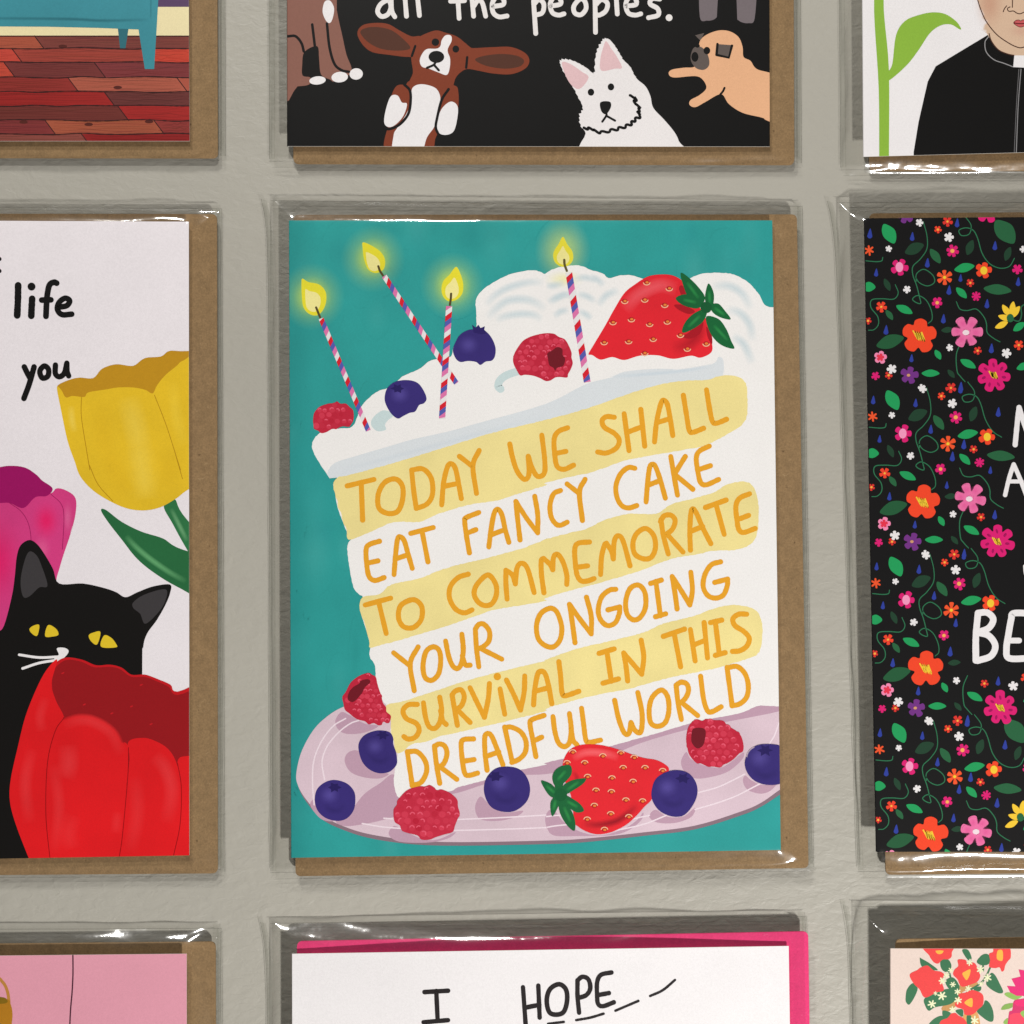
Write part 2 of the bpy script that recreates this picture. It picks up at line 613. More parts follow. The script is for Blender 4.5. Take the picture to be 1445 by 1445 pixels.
def envelope(name, quad, d0, d1, label, mat, group):
    """d0,d1: depth of the front at top and bottom edge"""
    c = at(*bil(quad, 0.5, 1.0), d1)
    t = thing(name, label, 'envelope', c, group)
    ytop, ybot = quad[0][1], quad[3][1]

    def dep(x, y):
        return d0 + (d1 - d0) * (y - ytop) / (ybot - ytop)
    ol = rounded(quad, 8)
    th = 0.0005
    fr = [at(x, y, dep(x, y)) for x, y in ol]
    m = len(ol)
    V = list(fr) + [p + Vector((0, th, 0)) for p in fr]
    F = [tuple(range(m))[::-1], tuple(range(m, 2 * m))]
    F += [(i, (i + 1) % m, m + (i + 1) % m, m + i) for i in range(m)]
    mesh('front_sheet', V, F, t, (mat,))
    # pointed flap folded down on the back
    A, B = quad[0], quad[1]
    tip = bil(quad, 0.5, 0.45)
    fl = [bil(quad, 0.012, 0.006), bil(quad, 0.988, 0.006), bil(quad, 0.56, 0.44), tip, bil(quad, 0.44, 0.44)]
    bk = [at(x, y, dep(x, y)) + Vector((0, th + 0.00015, 0)) for x, y in fl]
    k = len(fl)
    V = bk + [p + Vector((0, 0.0002, 0)) for p in bk]
    F = [tuple(range(k))[::-1], tuple(range(k, 2 * k))] + [(i, (i + 1) % k, k + (i + 1) % k, k + i) for i in range(k)]
    mesh('flap', V, F, t, (mat,))
    return t


def side_d(q, p):
    """signed inside distances to left, right, top, bottom edges of the quad"""
    def sd(a, b):
        ex, ey = b[0] - a[0], b[1] - a[1]
        l = math.hypot(ex, ey)
        return (ex * (p[1] - a[1]) - ey * (p[0] - a[0])) / l
    top, right, bot, left = sd(q[0], q[1]), sd(q[1], q[2]), sd(q[2], q[3]), sd(q[3], q[0])
    return left, right, top, bot


def tube(path, r, V, F, sides=5):
    b = len(V)
    m = len(path)
    for i, p in enumerate(path):
        d = (path[min(i + 1, m - 1)] - path[max(i - 1, 0)]).normalized()
        a = d.cross(Vector((0, 1, 0))).normalized()
        e = d.cross(a)
        for k in range(sides):
            t = 2 * math.pi * k / sides
            V.append(p + a * (r * math.cos(t)) + e * (r * math.sin(t)))
    for i in range(m - 1):
        for k in range(sides):
            F.append((b + i * sides + k, b + i * sides + (k + 1) % sides, b + (i + 1) * sides + (k + 1) % sides, b + (i + 1) * sides + k))


def sleeve(quad, card, env, hc, he, label, hs=0.0009, seed=0, crease=0.2, seam=9.0):
    c = at(*bil(quad, 0.5, 1.0), 0)
    t = thing('plastic_sleeve', label, 'sleeve', c, 'clear sleeves around the greeting cards')
    x0, x1 = min(p[0] for p in quad), max(p[0] for p in quad)
    
    def ticks(L, fine=90.0):
        t_, x = [], 0.0
        while x < L:
            t_.append(x / L)
            x += 2.6 if min(x, L - x) < fine else 11.0
        return t_ + [1.0]
    us, vs = ticks(x1 - x0), ticks(quad[3][1] - quad[0][1])
    nx, ny = len(us) - 1, len(vs) - 1
    inset = 5.0

    def h(p):
        L_, R_, T_, B_ = side_d(quad, p)
        ds = max(0.0, min(L_, R_, T_, B_))
        l, r, tp, bt = side_d(card, p)
        dc = math.hypot(max(0.0, inset - l, inset - r), max(0.0, inset - tp, inset - bt))
        k = ds / (ds + dc) if ds + dc > 0 else 0.0
        k = 1 - (1 - k) ** 1.7
        z = hs + (hc(p[0], p[1]) - hs) * k
        nz = noise.noise(Vector((p[0] * 0.035 + seed * 9.1, p[1] * 0.035, seed)))
        nz2 = noise.noise(Vector((p[0] * 0.11 + seed * 3.7, p[1] * 0.11, seed + 5.0)))
        z += (nz * 0.30 + nz2 * 0.12) * crease * MM * (4 * k * (1 - k))
        # long buckles along the bag's borders
        z += noise.noise(Vector((p[0] * 0.013 + seed * 5.3, p[1] * 0.013, seed + 21.0))) * (0.35 + 0.9 * crease) * MM * (4 * k * (1 - k))
        # slow billow of the film over the card's face
        z += 0.06 * MM * noise.noise(Vector((p[0] * 0.006, p[1] * 0.006, seed + 11.0))) * k
        l, r, tp, bt = side_d(env, p)
        de = min(l, r, tp, bt)
        if de > -6:
            z = max(z, he(p[0], p[1]) + 0.00015 - max(0.0, -de) * 0.00006)
        return z
    V, F = [], []
    for j in range(ny + 1):
        for i in range(nx + 1):
            p = bil(quad, us[i], vs[j])
            V.append(at(p[0], p[1], h(p)))
    w = nx + 1
    for j in range(ny):
        for i in range(nx):
            a = j * w + i
            F.append((a, a + w, a + w + 1, a + 1))
    mesh('front_film', V, F, t, (FILM,), smooth=True)
    V = [at(*bil(quad, u, v), 0.00018) for u, v in ((0, -0.004), (1, -0.004), (1, 0.985), (0, 0.985))]
    mesh('back_film', V, [(0, 3, 2, 1)], t, (FILMB,))

    # welded side seams: narrow double strips with visible cut and weld lines
    rr = random.Random(seed)
    H = quad[3][1] - quad[0][1]
    Wd = quad[1][0] - quad[0][0]
    for sgn in (0, 1):
        V, F, M = [], [], []
        n = 60
        wu = seam / Wd
        a, b = [], []
        for j in range(n + 1):
            v = j / n * (0.988 if sgn == 0 else 0.994)
            fl = 0.9 * math.exp(-v * 28) if sgn == 0 else 0.25 * math.exp(-v * 40)
            jit = 0.35 * noise.noise(Vector((v * 14, seed, sgn * 4.0))) / Wd
            uo = (-(seam * 0.75 + 11 * fl) / Wd + jit) if sgn == 0 else 1 + (seam * 0.45) / Wd + jit * 0.6
            ui = uo + (wu * 0.85 if sgn == 0 else -wu * 0.85)
            po, pi = bil(quad, uo, v - (0.003 * fl)), bil(quad, ui, v)
            a.append(at(po[0], po[1], 0.00045 + 0.0004 * fl + 0.0002 * noise.noise(Vector((v * 22, 3.0, seed)))))
            b.append(at(pi[0], pi[1], 0.0010))
        V = a + b
        m = n + 1
        F = [(i, m + i, m + i + 1, i + 1) for i in range(n)] if sgn == 0 else [(i, i + 1, m + i + 1, m + i) for i in range(n)]
        M = [0] * len(F)
        V2, F2 = [], []
        tube(a, 0.034 * MM, V2, F2)
        base = len(V)
        V += V2
        F += [tuple(base + q for q in f) for f in F2]
        M += [1] * len(F2)
        mesh('side_seam', V, F, t, (SEAM, EDGE), M=M, smooth=True)
    # cut mouth at the top and the folded bottom edge
    for nm, v, rad, cor in (('mouth_edge', 0.0, 0.034, -0.004), ('bottom_fold', 1.0, 0.026, 0.0)):
        V, F = [], []
        path = []
        for i in range(61):
            u = i / 60 * 1.008 - 0.004
            p = bil(quad, u, v)
            bow = 0.4 * noise.noise(Vector((u * 6, seed, v)))
            path.append(at(p[0], p[1] + bow, 0.00095))
        tube(path, rad * MM, V, F)
        mesh(nm, V, F, t, (EDGE,), smooth=True)
    return t


def make_card(quad, label, bgcol, mat, d0, d1, bow=0.0, side=S(226, 222, 216), bowx=0.5):
    """d0/d1: depth of the printed front at the top / bottom edge (metres from the wall)"""
    loc = at(*bil(quad, 0.5, 1.0), d1)
    t = thing('greeting_card', label, 'greeting card', loc, 'greeting cards in rows on the wall')
    ytop, ybot = (quad[0][1] + quad[1][1]) / 2, (quad[2][1] + quad[3][1]) / 2
    xl, xr = quad[0][0], quad[1][0]

    def dep(x, y):
        v = (y - ytop) / (ybot - ytop)
        u = (x - xl) / (xr - xl)
        z = d0 + (d1 - d0) * v
        if bow:
            z += bow * max(0.0, math.sin(math.pi * min(1, max(0, u)))) ** 1.2 * max(0.0, 1 - v * 1.6) ** 2
        return z
    panel('card_front', quad, dep, 0.0002, t, bgcol, side, mat, n=28 if bow else 12)
    panel('card_back', [bil(quad, 0.002, 0.0015), bil(quad, 0.998, 0.001), bil(quad, 0.998, 0.9985), bil(quad, 0.002, 0.9985)],
          lambda x, y: (d0 + (d1 - d0) * (y - ytop) / (ybot - ytop)) - 0.00028, 0.0002, t, side, side, 0, n=2)
    # rounded fold that joins the two leaves down the left side
    V, F, C = [], [], []
    k = 7
    for j in (0.0, 0.5, 1.0):
        p = bil(quad, 0.0, j)
        top = dep(*p)
        for i in range(k):
            a = math.pi * i / (k - 1)
            q = at(p[0], p[1], top)
            V.append(q + Vector((-0.00012 * math.sin(a), 0.00024 - 0.00024 * math.cos(a), 0)))
            C.append(bgcol + (1.0,))
    for j in range(2):
        for i in range(k - 1):
            F.append((j * k + i, j * k + i + 1, (j + 1) * k + i + 1, (j + 1) * k + i))
    mesh('fold', V, F, t, INKS, C, [mat] * len(F), smooth=True)
    return t, dep

C1, C2 = tile(370, 270, 400), tile(770, 270, 400)
C3, C4 = tile(370, 570, 400), tile(770, 570, 400)
C5, C6 = tile(370, 870, 400), tile(770, 870, 400)
TA, TB, TC = tile(640, 580, 240), tile(640, 740, 240), tile(640, 880, 240)
Z3, Z6, Z7 = tile(640, 360, 200), tile(760, 1040, 200), tile(960, 1000, 150)
Q_CAKE = [(408.2, 311), (1089.8, 311), (1101.8, 1199.5), (411.3, 1210.5)]
TEAL = S(46, 154, 151)


# ---- motifs of the cake card
def raspberry(a, pts, hole=None, lvl=6, base=S(192, 38, 62), r=4.3):
    a.poly(pts, base, lvl, 0)
    xs = [p[0] for p in pts]; ys = [p[1] for p in pts]
    P = spl(pts, True, 4)

    def inside(poly, x, y):
        c = False
        for i in range(len(poly)):
            x1, y1 = poly[i - 1]; x2, y2 = poly[i]
            if (y1 > y) != (y2 > y) and x < (x2 - x1) * (y - y1) / (y2 - y1) + x1:
                c = not c
        return c
    HP = spl(hole, True, 4) if hole else None
    y = min(ys) + r; row = 0
    while y < max(ys):
        x = min(xs) + r + (row % 2) * r
        while x < max(xs):
            jx, jy = x + R.uniform(-1.1, 1.1), y + R.uniform(-1.1, 1.1)
            if inside(P, jx, jy) and all(inside(P, jx + dx, jy + dy) for dx, dy in ((3, 0), (-3, 0), (0, 3), (0, -3))) \
                    and not (HP and inside(HP, jx, jy)):
                f = R.random()
                c = tuple(p + (q - p) * f for p, q in zip(S(186, 32, 56), S(214, 62, 86)))
                rr = r * R.uniform(0.75, 1.05)
                a.dot(jx, jy, rr, c, lvl + 1, ang=R.random(), ry=rr * 0.92)
                if R.random() < 0.55:
                    a0 = math.radians(R.uniform(170, 250)); sp = math.radians(R.uniform(90, 160))
                    arc = [(jx + rr * 0.6 * math.cos(a0 + sp * k / 4), jy + rr * 0.6 * math.sin(a0 + sp * k / 4)) for k in range(5)]
                    a.stroke(arc, 1.7, S(228, 88, 112), lvl + 2, n=3)
            x += 2 * r
        y += 1.75 * r; row += 1
    if hole:
        a.poly(hole, S(112, 24, 36), lvl + 3, 0)


def blueberry(a, pts, star=None, lvl=6, crown=None, notch=False):
    a.poly(pts, S(56, 44, 116), lvl, 1)
    cx = sum(p[0] for p in pts) / len(pts); cy = sum(p[1] for p in pts) / len(pts)
    rx = (max(p[0] for p in pts) - min(p[0] for p in pts)) / 2
    a.glow(cx - rx * 0.3, cy - rx * 0.26, rx * 0.55, rx * 0.5, S(88, 76, 156), 0.7, lvl + 1)
    if not notch:
        a.stroke([(cx - rx * 0.55, cy + rx * 0.2), (cx - rx * 0.3, cy + rx * 0.45), (cx + rx * 0.12, cy + rx * 0.5), (cx + rx * 0.5, cy + rx * 0.2)], rx * 0.4, S(42, 32, 94), lvl + 1, soft=True, mat=2, alpha=0.55)
    if star:
        sx, sy = star
        p = []
        for k in range(12):
            q = 2 * math.pi * k / 12
            rr = rx * (0.34 if k % 2 == 0 else 0.2) * R.uniform(0.85, 1.1)
            p.append((sx + rr * math.cos(q), sy + rr * 0.75 * math.sin(q)))
        a.poly(p, S(40, 30, 92), lvl + 2, 0, smooth=False)
    if crown:
        a.poly(crown, S(44, 32, 100), lvl + 2, 0, smooth=False)


def seeds(a, pts, up=False, lvl=9):
    for x, y in pts:
        a.dot(x, y, 4.2, S(176, 30, 38), lvl - 1, ry=3.2)
        s_ = -1 if up else 1
        arc = [(x + 4.6 * math.cos(t), y + s_ * 3.4 * math.sin(t)) for t in (0.15, 0.8, 1.57, 2.3, 3.0)]
        a.stroke(arc, 1.4, S(244, 186, 150), lvl, n=4)
        a.dot(x + 0.5, y - s_ * 0.3, 2.3, S(232, 130, 56), lvl, ry=1.7)


def leaf_poly(a, pts, lvl, dark=S(28, 100, 56), light=S(48, 142, 72)):
    a.poly(pts, dark, lvl, 1)
    cx = sum(p[0] for p in pts) / len(pts); cy = sum(p[1] for p in pts) / len(pts)
    far = max(pts, key=lambda p: (p[0] - cx) ** 2 + (p[1] - cy) ** 2)
    a.stroke([(cx * 1.5 - far[0] * 0.5, cy * 1.5 - far[1] * 0.5), (cx, cy), (cx * 0.5 + far[0] * 0.5, cy * 0.5 + far[1] * 0.5)], 6, light, lvl + 1, soft=True, mat=2, alpha=0.85)


def candle(a, p0, p1, w, period, ph, lvl=8):
    """striped paper candle: white with red, blue and pink slanted bands"""
    dx, dy = p1[0] - p0[0], p1[1] - p0[1]
    L = math.hypot(dx, dy); ux, uy = dx / L, dy / L
    nx, ny = -uy, ux                       # to the photo's left of travel
    if nx > 0:
        nx, ny = -nx, -ny
    hw = w / 2

    def pt(s_, side):
        s_ = min(L, max(0, s_))
        return (p0[0] + ux * s_ + nx * hw * side, p0[1] + uy * s_ + ny * hw * side)
    a.poly([pt(0, 1), pt(0, -1), pt(L, -1), pt(L, 1)], S(230, 226, 228), lvl, 0, smooth=False)
    sl = w * 0.85
    s_ = -period + ph
    while s_ < L + period:
        for k, c in enumerate((S(214, 32, 48), S(84, 92, 172), S(220, 116, 170))):
            b0 = s_ + period * 0.25 * k; b1 = b0 + period * 0.25
            q = [pt(b0 + sl / 2, 1), pt(b0 - sl / 2, -1), pt(b1 - sl / 2, -1), pt(b1 + sl / 2, 1)]
            if abs(q[0][1] - q[3][1]) + abs(q[1][1] - q[2][1]) > 0.2:
                a.poly(q, c, lvl + 1, 0, smooth=False)
        s_ += period


def flame(a, pts, wick, lvl=4):
    cx = sum(p[0] for p in pts) / len(pts); cy = sum(p[1] for p in pts) / len(pts)
    a.glow(cx, cy, 46, 48, S(168, 206, 84), 0.72, 1)
    a.glow(cx, cy, 27, 30, S(204, 220, 70), 0.75, 2)
    a.poly(pts, S(228, 216, 52), lvl, 1)
    bx, by = cx, cy + 5
    a.poly([(bx - 0.6 + (x - cx) * 0.62, by + (y - cy) * 0.62) for x, y in pts], S(238, 228, 150), lvl + 1, 1)
    a.stroke(wick, 3.2, S(84, 72, 40), lvl + 4)


def cake_art(a):
    PLATE, PSH = S(216, 192, 204), S(190, 154, 174)
    # washes in the teal ground
    for _ in range(60):
        x, y = R.uniform(405, 560), R.uniform(320, 1205)
        if R.random() < 0.4:
            x, y = R.uniform(420, 1090), R.uniform(315, 390)
        a.glow(x, y, R.uniform(10, 34), R.uniform(18, 62), R.choice((S(32, 132, 130), S(84, 172, 168), S(38, 140, 144), S(64, 164, 162))), R.uniform(0.12, 0.3), 0, 9, 28)
    for y in range(340, 1240, 110):
        a.glow(408, y, 46, 120, S(28, 120, 120), 0.4, 0, 6, 24)
    flames = [
        (C1((205, 445), (235, 462), (290, 475), (322, 510), (326, 560), (310, 605), (280, 632), (240, 625), (210, 590), (202, 530), (200, 470)), C1((275, 592), (283, 612), (295, 642))),
        (C1((514, 260), (560, 278), (605, 310), (626, 350), (620, 395), (590, 415), (560, 412), (535, 390), (518, 340), (512, 290)), C1((592, 382), (600, 405), (615, 428))),
        (C1((988, 385), (1010, 420), (1024, 470), (1020, 520), (990, 553), (950, 560), (922, 535), (914, 495), (925, 455), (955, 425)), C1((963, 522), (961, 550), (957, 578))),
    ]
    for f, w in flames:
        flame(a, f, w)
    # plate
    rim = C5((174, 800), (200, 690), (260, 580), (330, 510), (410, 462), (520, 430), (700, 420), (1200, 460)) + C6((700, 440), (1000, 440), (1300, 440), (1300, 840), (1198, 905), (1100, 968), (1000, 1012), (760, 1085), (500, 1118), (200, 1150), (0, 1160)) \
        + C5((1000, 1168), (760, 1160), (560, 1132), (420, 1090), (300, 1030), (215, 930), (182, 860))
    a.poly(rim, S(136, 112, 124), 2, 0)
    top = C5((174, 800), (200, 690), (260, 580), (330, 510), (410, 462), (520, 430), (700, 420), (1200, 460)) + C6((700, 440), (1000, 440), (1300, 440), (1300, 820), (1198, 880), (1100, 948), (1000, 992), (760, 1066), (500, 1100), (200, 1132), (0, 1142)) \
        + C5((1000, 1150), (760, 1140), (560, 1112), (430, 1075), (300, 1012), (222, 930), (182, 860))
    a.poly(top, PLATE, 3, 1)
    for p in (C5((670, 805), (600, 850), (520, 905), (450, 990), (375, 1040), (420, 1068), (520, 1058), (640, 1030), (700, 1000), (710, 900)),
              C5((930, 905), (1000, 868), (1150, 828), (1290, 786), (1445, 752), (1445, 800), (1300, 812), (1150, 850), (1000, 898)) ,
              C6((-60, 735), (100, 725), (350, 655), (550, 598), (720, 548), (850, 518), (1000, 488), (1085, 452), (1200, 455), (1200, 480), (1000, 522), (740, 572), (500, 640), (350, 700), (150, 775), (-60, 805)),
              C5((420, 735), (440, 692), (490, 685), (520, 740), (580, 790), (645, 802), (600, 825), (520, 820), (450, 792)),
              C5((245, 962), (272, 930), (290, 1000), (365, 1042), (300, 1032)),
              C5((373, 530), (402, 488), (440, 500), (520, 545), (592, 558), (520, 592), (430, 598), (385, 572)),
              C5((645, 1110), (672, 1068), (720, 1090), (820, 1135), (900, 1135), (985, 1098), (950, 1130), (850, 1152), (700, 1148)),
              C5((1085, 972), (1112, 918), (1150, 950), (1200, 985), (1250, 1000), (1330, 990), (1290, 1022), (1200, 1042), (1110, 1032)),
              Z6((68, 820), (110, 745), (170, 760), (250, 860), (400, 955), (560, 1000), (700, 992), (880, 930), (1000, 850), (1068, 770), (1045, 850), (920, 950), (740, 1002), (400, 1010), (160, 1005), (85, 925)),
              C6((528, 1020), (560, 985), (620, 1020), (700, 1020), (762, 975), (742, 1022), (660, 1052), (570, 1050)),
              Z7((10, 720), (80, 590), (140, 680), (280, 760), (450, 800), (560, 800), (700, 720), (855, 595), (840, 690), (650, 855), (400, 932), (200, 947), (60, 862)),
              Z7((850, 985), (882, 910), (960, 970), (1080, 1030), (1200, 1035), (1310, 1018), (1230, 1112), (1120, 1155), (1000, 1140), (900, 1090))):
        a.poly(p, PSH, 4, 0)
    PL = S(236, 218, 228)
    for p in (C5((265, 960), (257, 860), (262, 740), (300, 640), (360, 560), (425, 520)), C5((318, 832), (305, 740), (332, 660), (390, 590), (450, 545), (492, 530)),
              C5((510, 1055), (640, 1075), (900, 1090), (1200, 1085), (1445, 1076)), C5((620, 1028), (800, 1040), (1000, 1034), (1200, 1026), (1445, 1012)),
              Z6((80, 812), (180, 800), (320, 798)), Z6((90, 920), (180, 905), (330, 890)), Z6((950, 840), (1050, 815), (1130, 800)), Z6((700, 965), (900, 930), (1100, 880), (1300, 800)),
              Z7((250, 1140), (500, 1070), (700, 980), (875, 890)), Z7((200, 1370), (500, 1282), (750, 1190), (950, 1090), (1085, 1020)), Z7((1218, 470), (1282, 360), (1345, 185))):
        a.stroke(p, 2.0, PL, 5, n=6)
    # the slice of cake: cream ground
    cream = (C5((700, 925), (672, 850), (680, 760), (690, 700), (686, 690), (670, 640), (655, 590), (656, 530), (640, 500), (632, 452), (622, 440), (598, 395), (580, 330), (575, 250), (548, 205), (552, 160))
             + C3((553, 1240), (545, 1205), (530, 1150), (510, 1090), (498, 1040), (512, 982), (498, 975), (470, 945), (455, 890), (440, 800), (434, 740), (440, 706), (455, 690), (435, 682), (430, 650), (410, 600), (386, 530), (372, 460), (362, 410), (384, 372), (345, 378), (325, 350))
             + C1((290, 1382), (262, 1330), (254, 1300), (262, 1265), (285, 1240), (300, 1228), (340, 1215), (400, 1208), (460, 1198), (492, 1130), (512, 1088), (560, 1040), (600, 1015), (650, 1000), (690, 965), (722, 940), (770, 920), (810, 900), (850, 866), (900, 852), (940, 850), (965, 838), (985, 780), (1080, 740))
             + Z3((235, 720), (228, 560), (228, 460), (280, 372), (400, 282), (560, 200), (700, 166), (820, 155), (900, 178), (930, 192), (1000, 150), (1100, 120), (1250, 105), (1340, 122), (1392, 150))
             + C2((290, 418), (322, 442), (380, 428), (440, 428), (500, 447), (620, 480), (700, 460), (742, 440), (800, 420), (880, 415), (960, 425), (1040, 470), (1090, 530), (1115, 577), (1160, 592), (1300, 600))
             + C6((1300, 455), (1188, 458), (1085, 455), (1000, 490), (850, 520), (720, 550), (550, 600), (350, 655), (200, 700), (0, 745))
             + C5((1445, 755), (1280, 790), (1150, 830), (1000, 870), (960, 890), (800, 912)))
    a.poly(cream, S(240, 237, 236), 6, 0, n=4, rough=0.35)
    # candle light on the cream and the swirls
    a.glow(796, 394, 30, 15, S(240, 234, 160), 0.7, 7)
    SW = S(196, 212, 219)
    for p, w in ((Z3((330, 520), (400, 430), (520, 350), (660, 300), (800, 275), (925, 285)), 9), (Z3((340, 650), (420, 560), (540, 470), (700, 450), (830, 480), (945, 560)), 10),
                 (Z3((425, 672), (520, 625), (680, 600), (820, 610), (905, 662)), 9), (Z3((955, 485), (1050, 430), (1150, 388)), 8), (Z3((1225, 240), (1350, 230), (1460, 262)), 8),
                 (Z3((1255, 395), (1360, 420), (1450, 475)), 8), (Z3((1020, 630), (1095, 575), (1180, 560)), 8), (Z3((1265, 565), (1350, 605), (1410, 655)), 8), (Z3((940, 310), (1020, 310), (1130, 280)), 8),
                 (C2((25, 565), (90, 530), (165, 520)), 8), (C2((265, 585), (310, 530), (375, 503)), 9), (C2((225, 438), (262, 450), (300, 482)), 8),
                 (C2((845, 485), (930, 482), (1000, 520), (1050, 605)), 10), (C2((920, 600), (990, 620), (1040, 680), (1055, 765)), 10), (C2((950, 735), (1010, 780), (1055, 880)), 10)):
        a.stroke(p, w * 1.6, SW, 7, soft=True, mat=2, alpha=0.8)
    HK = S(200, 217, 219)
    a.stroke(Z3((650, 1185), (540, 1225), (475, 1275), (455, 1335), (480, 1365)), 11, HK, 7)
    a.poly(C1((560, 1200), (556, 1170), (580, 1138), (622, 1116), (672, 1138), (642, 1166), (626, 1190), (630, 1215), (590, 1223)), HK, 7)
    # shaded icing band
    BAND = S(218, 223, 228)
    a.poly(C3((335, 345), (372, 300), (480, 265), (650, 215), (770, 180), (950, 140), (1100, 98), (1445, 0)) + C2((200, 985), (330, 950), (400, 920), (560, 905), (700, 905), (850, 880), (880, 845), (905, 860), (905, 930), (870, 960), (700, 970), (560, 995), (400, 1045), (200, 1115), (0, 1170))
           + C3((1445, 90), (1200, 148), (1000, 205), (700, 298), (520, 348), (400, 372), (345, 376)), BAND, 7, 0, n=4)
    a.stroke(C3((400, 340), (650, 275), (1000, 180), (1445, 60)), 9, S(200, 210, 220), 8, soft=True, mat=2, alpha=0.4)
    a.stroke(C2((330, 945), (480, 935), (700, 915), (850, 890)), 7, S(196, 210, 222), 8, soft=True, mat=2, alpha=0.6)
    # sponge layers
    YEL = S(238, 221, 150)
    y1 = (C3((385, 374), (362, 410), (371, 460), (384, 500), (388, 530), (404, 560), (411, 600), (428, 632), (430, 650), (436, 686), (458, 690), (560, 650), (640, 612), (700, 600), (800, 602), (900, 560), (1050, 515), (1200, 492), (1300, 460), (1445, 415))
          + C4((0, 402), (150, 366), (230, 350), (300, 325), (400, 290), (500, 270), (600, 252), (700, 235), (800, 215), (880, 180), (960, 135), (1008, 98), (1028, 50))
          + C2((1028, 1040), (1024, 990), (1000, 955), (950, 938), (880, 942), (820, 962), (700, 966), (560, 990), (400, 1040), (200, 1110), (0, 1165)) + C3((1200, 140), (1000, 200), (700, 292), (520, 342), (430, 366)))
    y2 = (C3((512, 985), (497, 1040), (510, 1088), (522, 1115), (530, 1150), (545, 1208), (552, 1243), (620, 1225), (700, 1205), (780, 1180), (900, 1145), (1050, 1095), (1180, 1050), (1300, 1030), (1445, 1005))
          + C4((0, 990), (150, 945), (300, 905), (480, 850), (640, 790), (780, 766), (850, 748), (960, 745), (1040, 718), (1078, 660), (1086, 560), (1080, 480), (1058, 420), (1010, 395), (920, 412), (860, 450), (760, 480), (640, 512), (560, 560), (430, 560), (300, 592), (200, 640), (130, 655), (0, 690))
          + C3((1445, 690), (1330, 735), (1240, 760), (1130, 790), (1000, 820), (900, 850), (800, 890), (660, 920), (600, 968)))
    y3 = (C5((633, 452), (641, 500), (656, 530), (656, 590), (671, 640), (684, 694), (720, 688), (760, 652), (850, 635), (900, 612), (1000, 590), (1200, 545), (1300, 520), (1445, 482))
          + C6((0, 470), (100, 440), (250, 402), (420, 370), (560, 330), (700, 297), (860, 266), (960, 236), (1060, 205), (1094, 168), (1105, 100), (1100, 18)) + C4((1060, 1045), (960, 1025), (860, 1042), (760, 1080), (600, 1120), (500, 1165), (300, 1215), (150, 1250), (0, 1305))
          + C5((1445, 225), (1300, 260), (1130, 302), (1000, 340), (850, 390), (720, 432)))
    for p in (y1, y2, y3):
        a.poly(p, YEL, 9, 1, n=4, rough=0.45)
    # fruit on top
    raspberry(a, tile(430, 560, 100)((170, 480), (190, 340), (260, 240), (330, 190), (480, 140), (590, 130), (660, 95), (730, 140), (840, 140), (920, 210), (980, 260), (1000, 360), (990, 480), (940, 570), (900, 610), (780, 600), (690, 630), (640, 660), (560, 655), (440, 720), (340, 740), (270, 690), (190, 650), (180, 580)), lvl=10)
    raspberry(a, tile(720, 440, 100)((60, 930), (110, 800), (210, 650), (290, 570), (430, 500), (620, 450), (760, 435), (900, 450), (990, 510), (1110, 560), (1190, 680), (1250, 830), (1250, 930), (1275, 1050), (1230, 1180), (1180, 1270), (1160, 1340), (1020, 1330), (920, 1340), (820, 1400), (720, 1410), (600, 1350), (450, 1300), (300, 1285), (200, 1295), (120, 1170), (65, 1050)),
              tile(720, 440, 100)((960, 720), (1060, 760), (1070, 880), (1120, 960), (1080, 1100), (960, 1140), (915, 1200), (880, 1140), (800, 1090), (770, 960), (760, 850), (870, 780)), lvl=10)
    blueberry(a, C1((985, 770), (1010, 730), (1060, 705), (1130, 710), (1165, 740), (1188, 790), (1188, 835), (1172, 862), (1140, 868), (1112, 885), (1090, 870), (1050, 865), (1010, 870), (985, 850), (972, 810)), lvl=10, notch=True,
              crown=C1((1078, 720), (1070, 680), (1088, 695), (1103, 680), (1113, 697), (1135, 688), (1132, 706), (1150, 722), (1120, 728)))
    blueberry(a, C1((625, 1040), (640, 1000), (680, 970), (740, 962), (790, 975), (820, 1010), (838, 1055), (825, 1080), (800, 1090), (780, 1122), (750, 1130), (720, 1145), (690, 1158), (655, 1130), (628, 1080)), C1((690, 1005))[0], lvl=10, notch=True)
    SB = C2((218, 830), (240, 790), (300, 690), (350, 600), (400, 520), (450, 478), (520, 435), (590, 424), (650, 430), (700, 460), (740, 520), (790, 600), (830, 680), (846, 760), (846, 818), (790, 848), (740, 838), (650, 854), (570, 836), (480, 838), (400, 860), (340, 845), (280, 858), (238, 835))
    a.poly(SB, S(226, 38, 50), 10, 1)
    a.stroke(C2((400, 610), (470, 530), (580, 480), (670, 500)), 24, S(240, 96, 106), 11, soft=True, mat=2, alpha=0.75)
    a.stroke(C2((640, 800), (730, 775), (780, 710), (740, 640)), 26, S(160, 20, 34), 11, soft=True, mat=2, alpha=0.8)
    for p in (C2((655, 580), (700, 580), (760, 610), (730, 625), (680, 605)), C2((690, 740), (730, 720), (800, 660), (790, 720), (740, 750)), C2((820, 690), (846, 730), (848, 780), (825, 740)), C2((690, 480), (720, 500), (740, 560), (700, 540), (680, 500))):
        a.poly(p, S(168, 22, 36), 12, 0)
    seeds(a, C2((515, 465), (630, 495), (403, 560), (505, 553), (607, 580), (343, 668), (437, 653), (530, 677), (620, 665), (298, 770), (423, 765), (548, 753), (687, 733), (818, 777), (722, 803), (505, 825)), lvl=13)
